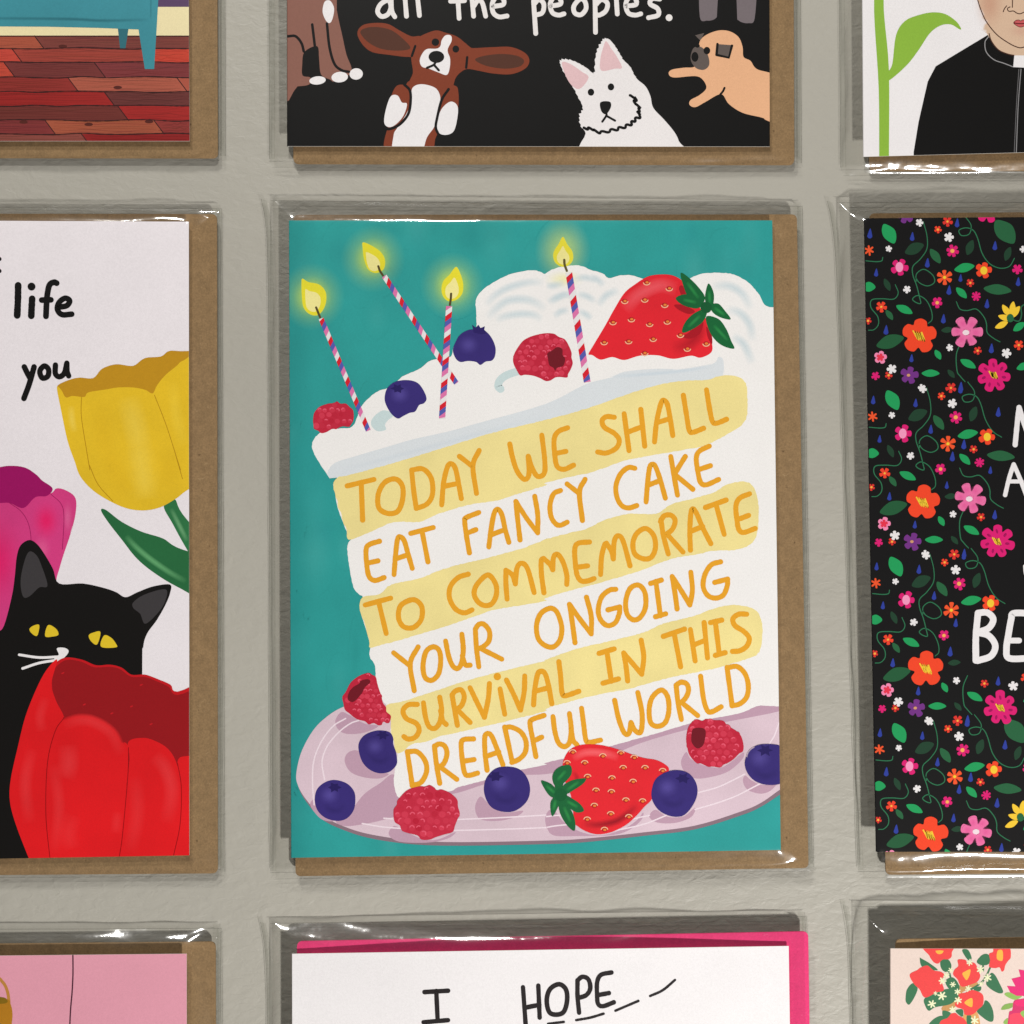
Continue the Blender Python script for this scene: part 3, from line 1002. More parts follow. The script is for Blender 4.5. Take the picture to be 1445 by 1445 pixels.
    for p in (C2((688, 418), (730, 440), (780, 490), (812, 540), (790, 580), (740, 560), (708, 500)), C2((663, 545), (710, 525), (760, 540), (805, 570), (770, 597), (700, 580)), C2((830, 470), (857, 520), (852, 580), (825, 590), (812, 540)),
              C2((840, 580), (880, 573), (915, 610), (943, 652), (890, 642), (850, 615)), C2((822, 600), (805, 660), (750, 702), (697, 720), (710, 670), (760, 620)), C2((818, 640), (880, 650), (920, 700), (945, 760), (960, 802), (890, 780), (838, 720))):
        leaf_poly(a, p, 14, S(24, 98, 54), S(44, 140, 72))
    q = C2((818, 592))[0]
    a.dot(q[0], q[1], 8, S(22, 88, 50), 16)
    # candles
    candle(a, C1((622, 432))[0], C1((990, 978))[0], 7.4, 32, 8, 12)
    candle(a, C1((300, 648))[0], C1((541, 1220))[0], 7.2, 31, 0, 12)
    candle(a, C1((953, 585))[0], C1((917, 1158))[0], 8.8, 31.5, 11, 14)
    candle(a, C2((118, 415))[0], C2((212, 972))[0], 9.6, 34.5, 2, 12)
    f4 = C2((88, 232), (110, 270), (135, 305), (140, 345), (120, 375), (85, 385), (50, 365), (38, 330), (45, 300), (65, 270))
    cx = sum(p[0] for p in f4) / len(f4); cy = sum(p[1] for p in f4) / len(f4)
    a.glow(cx, cy - 4, 40, 48, S(196, 218, 116), 0.75, 5, 12, 48)
    a.poly(f4, S(230, 218, 62), 8, 1)
    a.poly([(cx + (x - cx) * 0.62, cy + 4 + (y - cy) * 0.62) for x, y in f4], S(240, 230, 150), 9, 1)
    a.stroke(C2((95, 350), (97, 375), (108, 405)), 3.4, S(96, 84, 44), 12)
    # fruit on the plate
    raspberry(a, tile(480, 940, 90)((50, 700), (130, 580), (220, 400), (330, 290), (480, 200), (650, 155), (730, 200), (810, 250), (840, 380), (880, 520), (930, 660), (970, 830), (1040, 930), (1050, 1030), (1140, 1110), (1150, 1180), (1100, 1290), (980, 1260), (940, 1330), (860, 1340), (760, 1290), (650, 1320), (560, 1250), (400, 1210), (300, 1150), (220, 1080), (110, 990), (75, 850)),
              tile(480, 940, 90)((170, 740), (210, 580), (310, 470), (430, 400), (470, 330), (640, 300), (680, 370), (560, 480), (500, 600), (420, 700), (330, 790), (250, 810)), lvl=10, r=4.0)
    raspberry(a, tile(540, 1090, 120)((185, 640), (240, 550), (250, 480), (340, 370), (420, 300), (520, 260), (640, 235), (720, 240), (800, 215), (880, 260), (920, 300), (1000, 290), (1110, 330), (1200, 390), (1270, 470), (1280, 580), (1310, 700), (1270, 800), (1230, 900), (1190, 1010), (1060, 1050), (900, 1100), (800, 1140), (660, 1140), (590, 1070), (430, 1030), (330, 990), (290, 900), (200, 830)), lvl=18, r=5.2, base=S(196, 44, 68))
    raspberry(a, Z7((80, 420), (100, 280), (150, 190), (220, 145), (300, 165), (350, 140), (450, 155), (580, 165), (640, 230), (700, 265), (770, 310), (830, 380), (860, 500), (850, 580), (800, 610), (720, 690), (640, 740), (590, 760), (540, 800), (440, 785), (380, 790), (280, 745), (220, 740), (130, 640), (100, 550)),
              Z7((160, 300), (200, 265), (300, 265), (345, 310), (330, 440), (300, 510), (235, 540), (180, 500), (150, 430)), lvl=18, r=4.8)
    blueberry(a, C5((490, 660), (510, 615), (550, 590), (600, 580), (650, 590), (668, 620), (668, 650), (682, 690), (688, 745), (670, 775), (640, 795), (590, 798), (540, 775), (505, 730)), C5((615, 605))[0], 10)
    blueberry(a, C5((268, 930), (280, 880), (320, 845), (370, 833), (430, 850), (468, 890), (475, 940), (465, 990), (430, 1030), (380, 1042), (320, 1025), (280, 985)), C5((370, 872))[0], 10)
    blueberry(a, C5((1130, 880), (1145, 820), (1190, 775), (1250, 765), (1310, 778), (1350, 820), (1366, 880), (1350, 940), (1300, 985), (1245, 997), (1180, 980), (1145, 940)), C5((1190, 815))[0], 18)
    S2 = Z6((245, 290), (265, 210), (310, 140), (380, 95), (480, 75), (600, 78), (720, 100), (850, 140), (960, 180), (1080, 215), (1200, 235), (1290, 280), (1330, 330), (1290, 420), (1200, 480), (1160, 560), (1150, 640), (1080, 710), (1000, 800), (900, 890), (780, 955), (680, 985), (580, 990), (480, 960), (400, 910), (365, 860), (330, 600), (250, 400))
    a.poly(S2, S(228, 40, 50), 18, 1)
    a.stroke(Z6((340, 220), (480, 160), (660, 165), (820, 210)), 14, S(244, 106, 112), 19, soft=True, mat=2, alpha=0.8)
    a.stroke(Z6((450, 880), (600, 895), (780, 862), (905, 785), (1010, 690)), 13, S(146, 20, 34), 19, soft=True, mat=2, alpha=0.95)
    a.stroke(Z6((352, 350), (392, 420), (388, 540)), 9, S(170, 26, 40), 19, soft=True, mat=2, alpha=0.8)
    seeds(a, Z6((348, 155), (290, 265), (470, 265), (655, 195), (838, 165), (975, 210), (862, 315), (1085, 315), (1265, 345), (500, 405), (748, 420), (963, 455), (585, 545), (742, 560), (890, 645), (1060, 655), (568, 700), (735, 785), (495, 840), (920, 815), (672, 945)), up=True, lvl=21)
    for p in (Z6((325, 290), (338, 370), (290, 440), (210, 500), (160, 490), (140, 410), (170, 340), (240, 295)), Z6((25, 448), (110, 470), (160, 510), (205, 590), (140, 615), (80, 560)), Z6((485, 425), (450, 480), (360, 540), (290, 580), (220, 590), (250, 500), (330, 445), (420, 425)),
              Z6((180, 600), (212, 660), (190, 730), (140, 808), (120, 720), (130, 650)), Z6((250, 590), (330, 620), (420, 680), (463, 750), (390, 770), (310, 720), (250, 660)), Z6((205, 650), (260, 650), (330, 740), (372, 850), (365, 955), (290, 900), (220, 780))):
        leaf_poly(a, p, 22)
    q = Z6((225, 590))[0]
    a.dot(q[0], q[1], 9, S(24, 92, 52), 24)
    a.stroke(Z6((225, 590), (205, 520), (220, 440)), 11, S(28, 98, 55), 21)
    blueberry(a, C6((540, 890), (560, 830), (610, 795), (670, 783), (730, 800), (768, 850), (772, 910), (745, 970), (700, 1015), (640, 1018), (580, 990), (545, 940)), C6((700, 825))[0], 24)
    blueberry(a, C6((1015, 750), (1030, 700), (1070, 660), (1130, 650), (1200, 660), (1260, 700), (1260, 800), (1200, 850), (1130, 858), (1070, 840), (1030, 800)), C6((1120, 682))[0], 24)


def cake_text(a):
    G = S(231, 163, 42)
    w = 7.3
    st = [
        # TODAY WE SHALL
        C3((433, 418), (570, 385)), C3((505, 405), (512, 592)), C3((762, 340), (772, 440), (785, 530)), C3((762, 337), (820, 332), (862, 380), (868, 460), (840, 510), (785, 533)),
        C3((915, 515), (925, 400), (945, 320), (965, 305), (985, 330), (1000, 400), (1015, 482)), C3((925, 420), (1000, 405)),
        TA((50, 385), (160, 470)), TA((218, 335), (165, 465), (195, 700)),
        TA((478, 280), (500, 390), (540, 510), (600, 580), (640, 540), (635, 385)), TA((635, 385), (670, 490), (715, 555), (770, 530), (775, 420), (750, 205)),
        TA((970, 142), (890, 175), (855, 240), (860, 370), (880, 470), (940, 495), (1020, 460)), TA((868, 360), (955, 343)),
        C4((350, 68), (310, 65), (288, 85), (300, 120), (350, 150), (375, 185), (360, 225), (310, 250), (265, 245)),
        C4((400, 50), (425, 238)), C4((485, 28), (505, 215)), C4((415, 145), (495, 115)),
        C2((555, 1278), (565, 1180), (585, 1090), (600, 1065), (620, 1085), (635, 1160), (648, 1245)), C2((565, 1180), (630, 1160)),
        C2((702, 1040), (718, 1140), (732, 1218), (752, 1228), (805, 1208)), C2((820, 1012), (835, 1105), (850, 1172), (872, 1182), (922, 1162)),
        # EAT FANCY CAKE
        C3((598, 700), (550, 715), (530, 740), (533, 820), (545, 880), (575, 900), (622, 885)), C3((535, 812), (590, 800)),
        C3((672, 870), (680, 770), (690, 690), (705, 678), (725, 700), (745, 770), (765, 838)), C3((680, 790), (740, 770)), C3((757, 660), (872, 630)), C3((815, 650), (845, 805)),
        TA((215, 862), (110, 905), (95, 935), (110, 1060), (135, 1205)), TA((110, 1040), (190, 1008)),
        TA((300, 1155), (320, 1000), (345, 870), (375, 835), (410, 880), (440, 1010), (470, 1115)), TA((325, 1050), (430, 1010)),
        TA((565, 1095), (545, 920), (530, 770)), TA((530, 770), (620, 910), (715, 1035)), TA((715, 1035), (715, 880), (690, 725)),
        TA((910, 675), (850, 705), (820, 800), (830, 900), (870, 960), (910, 970), (965, 945)), TA((965, 620), (1060, 695)), TA((1118, 580), (1070, 690), (1095, 930)),
        C4((455, 328), (420, 325), (380, 360), (358, 420), (365, 480), (390, 520), (425, 530), (465, 518)),
        C4((512, 500), (520, 400), (530, 325), (543, 308), (560, 320), (585, 390), (610, 480)), C4((520, 415), (585, 390)),
        C4((638, 268), (655, 370), (672, 465)), C4((712, 268), (655, 360)), C4((665, 365), (750, 435)),
        C4((835, 215), (785, 240), (768, 275), (775, 340), (790, 400), (820, 412), (882, 385)), C4((780, 335), (840, 315)),
        # TO COMMEMORATE
        C3((525, 1025), (655, 990)), C3((595, 1015), (632, 1170)), C3((1050, 868), (1000, 885), (960, 930), (955, 990), (985, 1045), (1030, 1065), (1070, 1050)),
        TB((455, 635), (445, 500), (445, 390)), TB((445, 390), (500, 430), (525, 505)), TB((525, 505), (540, 370), (580, 330), (630, 380), (685, 580)),
        TB((768, 580), (748, 430), (745, 310), (765, 290)), TB((765, 290), (820, 340), (843, 385)), TB((843, 385), (850, 280), (885, 255), (930, 320), (962, 430), (962, 510)),
        TB((1155, 150), (1060, 160), (1030, 210), (1035, 330), (1050, 430), (1085, 480), (1140, 480), (1195, 460)), TB((1045, 365), (1140, 352)),
        C4((280, 870), (285, 780), (300, 720), (310, 710)), C4((310, 710), (335, 750), (345, 790)), C4((345, 790), (350, 700), (370, 672), (395, 700), (430, 825)),
        C4((588, 590), (600, 670), (625, 765)), C4((585, 600), (605, 570), (640, 568), (660, 595), (645, 640), (605, 670)), C4((620, 665), (700, 755)),
        C4((738, 745), (735, 650), (740, 560), (750, 535), (770, 560), (800, 630), (842, 712)), C4((738, 650), (800, 625)), C4((815, 528), (920, 490)), C4((868, 510), (910, 665)),
        C4((1040, 458), (990, 480), (970, 520), (975, 590), (985, 640), (1010, 655), (1068, 635)), C4((978, 590), (1035, 568)),
        # YOUR ONGOING
        C5((670, 185), (745, 245)), C5((795, 155), (755, 240), (775, 378)), C5((935, 125), (950, 200), (970, 250), (995, 265), (1015, 240), (1025, 170), (1018, 90)), C5((1020, 200), (1035, 245), (1060, 248)),
        TB((185, 890), (195, 1050), (215, 1210)), TB((185, 890), (215, 850), (260, 850), (305, 910), (300, 990), (250, 1040), (200, 1060)), TB((240, 1060), (410, 1145)),
        TB((1032, 1005), (1010, 840), (985, 680)), TB((985, 680), (1070, 800), (1170, 930)), TB((1170, 930), (1170, 780), (1130, 620)),
        C4((358, 945), (325, 950), (285, 985), (268, 1050), (280, 1100), (315, 1130), (355, 1115), (375, 1070), (378, 1040)), C4((318, 1050), (378, 1035)),
        C4((535, 915), (590, 898)), C4((562, 905), (585, 1080)), C4((560, 1085), (612, 1070)), C4((670, 1045), (660, 970), (645, 880)), C4((645, 880), (690, 950), (735, 1025)), C4((735, 1025), (748, 950), (740, 858)),
        C4((892, 805), (845, 820), (812, 870), (803, 930), (825, 975), (865, 990), (905, 975), (925, 930), (928, 895)), C4((862, 910), (928, 893)),
        # SURVIVAL IN THIS
        C5((790, 448), (745, 450), (718, 480), (735, 520), (785, 545), (800, 580), (780, 615), (745, 625), (722, 612)), C5((822, 440), (832, 510), (850, 560), (880, 570), (905, 540), (915, 480), (905, 412)), C5((910, 480), (920, 530), (938, 550)),
        C5((968, 400), (980, 470), (995, 555)), C5((968, 400), (985, 380), (1015, 375), (1030, 410), (1015, 455), (985, 475)), C5((995, 475), (1060, 540)),
        TC((140, 545), (200, 670), (262, 795)), TC((262, 795), (295, 640), (305, 510)), TC((395, 555), (435, 770)), TC((450, 480), (510, 600), (570, 735)), TC((570, 735), (600, 580), (605, 445)),
        TC((680, 690), (690, 560), (715, 430), (745, 405), (780, 430), (810, 540), (835, 680)), TC((690, 575), (810, 545)), TC((895, 325), (910, 450), (922, 585), (950, 613), (1065, 575)),
        C6((272, 188), (350, 165)), C6((312, 178), (335, 330)), C6((292, 340), (372, 318)), C4((418, 1412), (410, 1340), (398, 1270)), C4((398, 1270), (490, 1378)), C4((490, 1378), (500, 1290), (487, 1205)),
        C4((600, 1185), (708, 1148)), C4((655, 1170), (688, 1340)), C4((738, 1150), (762, 1310)), C4((808, 1115), (825, 1295)), C4((750, 1230), (815, 1205)),
        C4((840, 1115), (898, 1102)), C4((865, 1110), (885, 1275)), C4((865, 1282), (915, 1268)), C4((1025, 1072), (985, 1072), (955, 1095), (965, 1130), (1010, 1160), (1038, 1195), (1025, 1235), (990, 1258), (952, 1262)),
        # DREADFUL WORLD
        C5((740, 690), (765, 860)), C5((740, 690), (790, 690), (830, 735), (838, 790), (810, 845), (765, 862)), C5((878, 660), (888, 750), (905, 850)), C5((878, 665), (900, 650), (930, 660), (942, 700), (925, 750), (892, 770)), C5((905, 765), (992, 830)),
        TC((170, 980), (90, 985), (65, 1020), (75, 1160), (95, 1270), (130, 1290), (205, 1270)), TC((80, 1170), (175, 1155)), TC((285, 1245), (268, 1100), (265, 970), (285, 935), (320, 950), (360, 1040), (420, 1200)), TC((275, 1130), (385, 1090)),
        TC((435, 880), (500, 1180)), TC((435, 885), (490, 880), (570, 920), (615, 1000), (610, 1090), (560, 1150), (495, 1180)), TC((770, 780), (670, 815), (650, 850), (670, 970), (700, 1130)), TC((675, 1000), (750, 965)),
        TC((845, 790), (860, 910), (890, 1010), (940, 1045), (985, 1010), (1000, 900), (985, 765)), TC((1000, 900), (1015, 990), (1050, 1030)), TC((1088, 720), (1105, 850), (1125, 990), (1160, 1008), (1250, 990)),
        C6((352, 428), (372, 520), (400, 592), (425, 595), (435, 540)), C6((435, 540), (455, 580), (485, 588), (492, 500), (470, 388)), C6((665, 350), (675, 440), (692, 525)), C6((665, 350), (690, 335), (720, 345), (728, 380), (710, 420), (680, 445)), C6((695, 440), (775, 505)),
        C6((790, 305), (805, 420), (825, 480), (850, 485), (895, 460)), C6((925, 260), (950, 450)), C6((925, 262), (975, 255), (1015, 290), (1033, 350), (1025, 410), (990, 445), (950, 455)),
    ]
    for p in st:
        a.stroke(p, w, G, 0, wob=0.05)
    for p in (C3((680, 383), (625, 400), (592, 460), (595, 530), (640, 558), (690, 548), (715, 490), (715, 420)), C3((755, 1000), (705, 1030), (695, 1090), (720, 1135), (770, 1140), (810, 1100), (815, 1040), (790, 1005)),
              TB((290, 430), (200, 510), (175, 590), (210, 660), (270, 690), (330, 670), (365, 590), (355, 500)), C4((510, 635), (465, 660), (445, 710), (455, 765), (500, 790), (540, 780), (560, 730), (550, 670)),
              C5((870, 155), (835, 180), (820, 250), (830, 310), (865, 325), (900, 290), (910, 220), (900, 170)), TB((810, 715), (740, 760), (705, 860), (720, 970), (780, 1030), (850, 1040), (905, 980), (920, 880), (895, 780), (860, 725)),
              C4((455, 925), (425, 950), (408, 1010), (415, 1070), (445, 1100), (480, 1090), (508, 1040), (508, 970), (485, 930)), C6((590, 375), (545, 410), (528, 470), (535, 540), (570, 560), (610, 540), (628, 480), (622, 410))):
        a.stroke(p, w, G, 0, closed=True, wob=0.05)
    q = TC((372, 450))[0]
    a.dot(q[0], q[1], 5.2, G, 0)


D1, D2, TT = tile(370, 0, 400), tile(760, 0, 400), tile(520, 0, 440)
PR, PZ = tile(1085, 0, 360), tile(1345, 0, 100)
K1, K2, K3, KZ = tile(0, 270, 400), tile(0, 620, 400), tile(0, 900, 400), tile(0, 330, 140, 809)
L1, BL, BZ = tile(0, 0, 400), tile(0, 1145, 300), tile(0, 1340, 60, 826)
H1, H2, H3 = tile(370, 1195, 250), tile(570, 1245, 400), tile(920, 1195, 250)
F1, F2, F3, F4, ZF = tile(1145, 270, 300), tile(1145, 520, 300), tile(1145, 770, 300), tile(1145, 1000, 300), tile(1345, 560, 100, 722)
GG, QQ = tile(1145, 1145, 300), tile(1300, 1320, 145)
Q_DOGS = [(404, -690), (1084, -690), (1086.3, 206.8), (405.6, 206.3)]
Q_PRIEST = [(1213, -680), (1896, -680), (1906, 203), (1219, 221)]
Q_CAT = [(-424, 309.5), (266.4, 312.8), (267.2, 1207), (-424, 1219)]
Q_SOFA = [(-430, -700), (262, -700), (267.6, 199), (-430, 199)]
Q_PINK = [(-420, 1353), (263.3, 1346), (264, 2240), (-420, 2240)]
Q_HOPE = [(412.4, 1346), (1113, 1335), (1126, 2226), (414, 2236)]
Q_BOUQ = [(1257, 1338.5), (1945, 1340), (1960, 2230), (1256, 2230)]
Q_FLOR = [(1220, 308), (1908, 303), (1930, 1203), (1237, 1202)]
WHITE = S(238, 234, 236)
BLACK = S(18, 17, 17)


def dogs_art(a):
    BR = S(140, 96, 84)
    a.poly(D1((100, -700), (375, -700), (380, -20), (382, 60), (410, 190), (430, 280), (455, 345), (445, 380), (370, 415), (345, 405), (300, 380), (290, 300), (280, 235), (215, 265), (204, 330), (206, 385), (245, 395), (240, 430), (180, 440), (100, 440)), BR, 1, 0, n=4)
    for x, y, rx, ry in ((282, 410, 42, 21), (395, 393, 42, 27), (479, 377, 34, 29)):
        q = D1((x, y))[0]
        a.dot(q[0], q[1], rx / 3.61, WHITE, 2, ry=ry / 3.61, ang=-0.1)
    a.poly(D1((318, 10), (345, 3), (366, 40), (360, 90), (345, 117), (325, 105), (308, 60)), WHITE, 2)
    a.lines([D1((330, 120), (343, 240), (368, 325), (405, 358), (442, 366)), D1((255, 125), (268, 232)), D1((130, 185), (170, 185), (200, 220), (212, 262))], 3.8, BLACK, 3)
    C = S(130, 60, 38); DK = S(84, 50, 38)
    a.poly(D1((485, 170), (510, 130), (570, 117), (640, 122), (700, 155), (760, 185), (812, 190), (800, 280), (740, 290), (650, 280), (560, 265), (510, 225)), C, 2)
    a.poly(D1((500, 165), (530, 142), (590, 138), (660, 155), (720, 200), (755, 245), (700, 258), (610, 250), (540, 215)), DK, 3)
    a.poly(D1((760, 410), (960, 430), (1000, 470), (985, 600), (890, 690), (850, 790), (635, 790), (640, 650), (700, 560), (730, 470)), C, 2)
    a.poly(D1((800, 190), (850, 165), (890, 155), (930, 165), (990, 185), (1030, 215), (1060, 240), (1080, 245), (1180, 240), (1270, 240), (1340, 270), (1362, 310), (1340, 350), (1270, 378), (1180, 375), (1100, 360), (1045, 352), (1010, 370), (985, 400), (970, 450), (950, 470), (765, 470), (750, 420), (768, 370), (760, 300), (765, 240)), C, 3)
    a.poly(D1((1085, 305), (1130, 285), (1220, 275), (1300, 285), (1335, 310), (1310, 340), (1230, 350), (1140, 335)), DK, 4)
    a.poly(D1((765, 450), (800, 430), (850, 435), (890, 455), (908, 500), (895, 560), (880, 640), (840, 700), (800, 790), (672, 790), (670, 690), (690, 650), (740, 570), (760, 500)), WHITE, 4)
    a.poly(D1((840, 250), (888, 248), (908, 235), (915, 205), (935, 180), (962, 182), (965, 210), (945, 255), (958, 300), (955, 350), (940, 382), (900, 370), (850, 350), (815, 340), (803, 310), (815, 275)), WHITE, 5)
    for x, y, rx, ry in ((888, 290, 40, 31), (883, 215, 19, 19), (987, 250, 17, 18)):
        q = D1((x, y))[0]
        a.dot(q[0], q[1], rx / 3.61, BLACK, 6, ry=ry / 3.61)
    a.lines([D1((885, 310), (875, 330), (840, 346)), D1((875, 330), (900, 358)), D1((780, 235), (763, 285)), D1((1045, 292), (1040, 345))], 3.4, BLACK, 7)
    a.poly(D1((700, 432), (735, 440), (747, 490), (737, 535), (715, 525), (690, 490), (658, 498), (675, 450)), C, 6)
    a.poly(D1((655, 492), (690, 487), (712, 522), (738, 530), (720, 590), (680, 635), (645, 648), (622, 625), (630, 560)), WHITE, 7)
    a.stroke(D1((725, 432), (752, 460), (757, 510), (745, 580), (700, 635), (645, 658), (622, 642)), 3.8, BLACK, 8)
    a.poly(D1((940, 462), (985, 462), (999, 500), (995, 545), (960, 525), (920, 555), (918, 510)), C, 6)
    a.poly(D1((960, 518), (995, 540), (995, 600), (975, 670), (930, 688), (895, 670), (893, 620), (915, 555)), WHITE, 7)
    a.stroke(D1((950, 455), (915, 510), (892, 600), (885, 650), (900, 688)), 3.8, BLACK, 8)
    # white terrier with a shaggy outline
    base = spl(D2((238, 790), (240, 680), (215, 645), (207, 590), (225, 550), (200, 490), (160, 420), (120, 350), (110, 310), (150, 303), (210, 325), (250, 350), (283, 372), (290, 290), (310, 230), (335, 198), (365, 205), (400, 250), (430, 300), (470, 345), (500, 400), (545, 440), (570, 490), (585, 550), (640, 610), (690, 670), (715, 720), (725, 790)), True, 5)
    fur = []
    for i, (x, y) in enumerate(base):
        if y < D2((0, 520))[0][1] and x < D2((505, 0))[0][0] or (x < D2((245, 0))[0][0] and y < D2((0, 660))[0][1]):
            k = (i % 2) * 2.0 - 1.0
            fur.append((x + k * R.uniform(0.3, 1.3), y + k * R.uniform(0.2, 1.2)))
        else:
            fur.append((x, y))
    a.poly(fur, S(236, 231, 232), 2, smooth=False)
    PK = S(226, 190, 194)
    a.poly(D2((345, 210), (372, 250), (400, 290), (425, 345), (390, 350), (320, 360), (315, 300), (330, 240)), PK, 3)
    a.poly(D2((118, 320), (160, 325), (220, 365), (255, 395), (215, 450), (180, 445), (145, 400)), PK, 3)
    for x, y in ((267, 470), (369, 443)):
        q = D2((x, y))[0]
        a.dot(q[0], q[1], 4.6, BLACK, 3, ry=5.0)
    a.poly(D2((315, 522), (362, 518), (369, 545), (345, 582), (320, 567)), BLACK, 3)
    a.lines([D2((345, 575), (345, 590), (325, 620)), D2((345, 590), (390, 615))], 3.2, BLACK, 4)
    zig = []
    wl = spl(D2((470, 490), (495, 502), (490, 525), (515, 548), (508, 572), (518, 590), (490, 612), (465, 635), (420, 652), (370, 665), (310, 675), (270, 657), (235, 655)), False, 5)
    for i, (x, y) in enumerate(wl):
        k = 1 if (i // 2) % 2 else -1
        zig.append((x + k * 1.1, y + k * 1.1))
    a.stroke(zig, 3.8, BLACK, 4, n=3)
    # pug
    T = S(232, 178, 138)
    a.poly(D2((1400, 420), (1178, 370), (1110, 350), (1080, 310), (1045, 290), (1040, 240), (1020, 190), (975, 160), (920, 155), (860, 175), (825, 205), (815, 250), (800, 335), (740, 345), (680, 355), (663, 375), (690, 395), (800, 388), (840, 410), (855, 450), (820, 485), (775, 510), (770, 535), (800, 546), (850, 520), (930, 480), (970, 530), (1040, 575), (1140, 600), (1178, 620), (1400, 700)), T, 2)
    GR = S(98, 88, 84)
    a.poly(D2((798, 180), (845, 168), (825, 207)), GR, 1, smooth=False)
    a.poly(D2((790, 245), (830, 240), (862, 278), (870, 330), (842, 356), (800, 345), (775, 300)), GR, 3)
    for x, y, rx, ry in ((797, 290, 18, 25), (858, 258, 17, 19), (810, 233, 12, 10)):
        q = D2((x, y))[0]
        a.dot(q[0], q[1], rx / 3.61, BLACK, 4, ry=ry / 3.61)
    a.poly(D2((915, 225), (985, 230), (970, 292), (910, 282)), GR, 4, smooth=False)
    a.stroke(D2((912, 225), (907, 280)), 3.6, BLACK, 5)
    a.stroke(D2((907, 280), (970, 294), (986, 233)), 3.6, BLACK, 5, smooth=False)
    a.stroke(D2((948, 448), (940, 465), (926, 482)), 3.0, BLACK, 4)
    for p in (D2((828, -120), (908, -120), (910, 60), (900, 95), (860, 105), (822, 85)), D2((1018, -120), (1105, -120), (1102, 90), (1070, 118), (1022, 106), (1012, 70))):
        a.poly(p, S(118, 108, 112), 1)


def dogs_text(a):
    st = [TT((165, -60), (176, 75)), TT((222, -60), (236, 72)), TT((380, 6), (445, 3)), TT((412, -40), (420, 85)), TT((475, -60), (487, 75)), TT((485, 32), (508, 2), (528, 15), (543, 75)),
          TT((104, -8), (108, 50), (122, 78)), TT((578, 30), (625, 20), (622, -8), (595, -15), (574, 15), (578, 58), (605, 78), (642, 74)),
          TT((765, 5), (775, 155)), TT((768, 18), (790, -2), (812, 18), (806, 58), (774, 70)), TT((845, 28), (890, 18), (884, -10), (858, -12), (842, 20), (852, 58), (880, 70), (906, 64)),
          TT((1050, 0), (1052, 150)), TT((1055, 20), (1080, -2), (1107, 15), (1100, 50), (1070, 70), (1054, 65)), TT((1145, -60), (1153, 65)),
          TT((1195, 28), (1240, 20), (1234, -10), (1206, -10), (1192, 22), (1204, 60), (1235, 70), (1262, 64)), TT((1350, -4), (1315, -6), (1305, 18), (1340, 40), (1342, 70), (1298, 82))]
    for p in st:
        a.stroke(p, 6.6, S(234, 229, 228), 0, wob=0.04)
    a.stroke(TT((92, 2), (58, 18), (42, 52), (60, 76), (90, 66), (104, 32)), 6.6, S(234, 229, 228), 0, closed=True)
    a.stroke(TT((980, -4), (952, 28), (956, 60), (985, 68), (1008, 40), (1002, 5)), 6.6, S(234, 229, 228), 0, closed=True)
    q = TT((1393, 82))[0]
    a.dot(q[0], q[1], 4.8, S(234, 229, 228), 0)


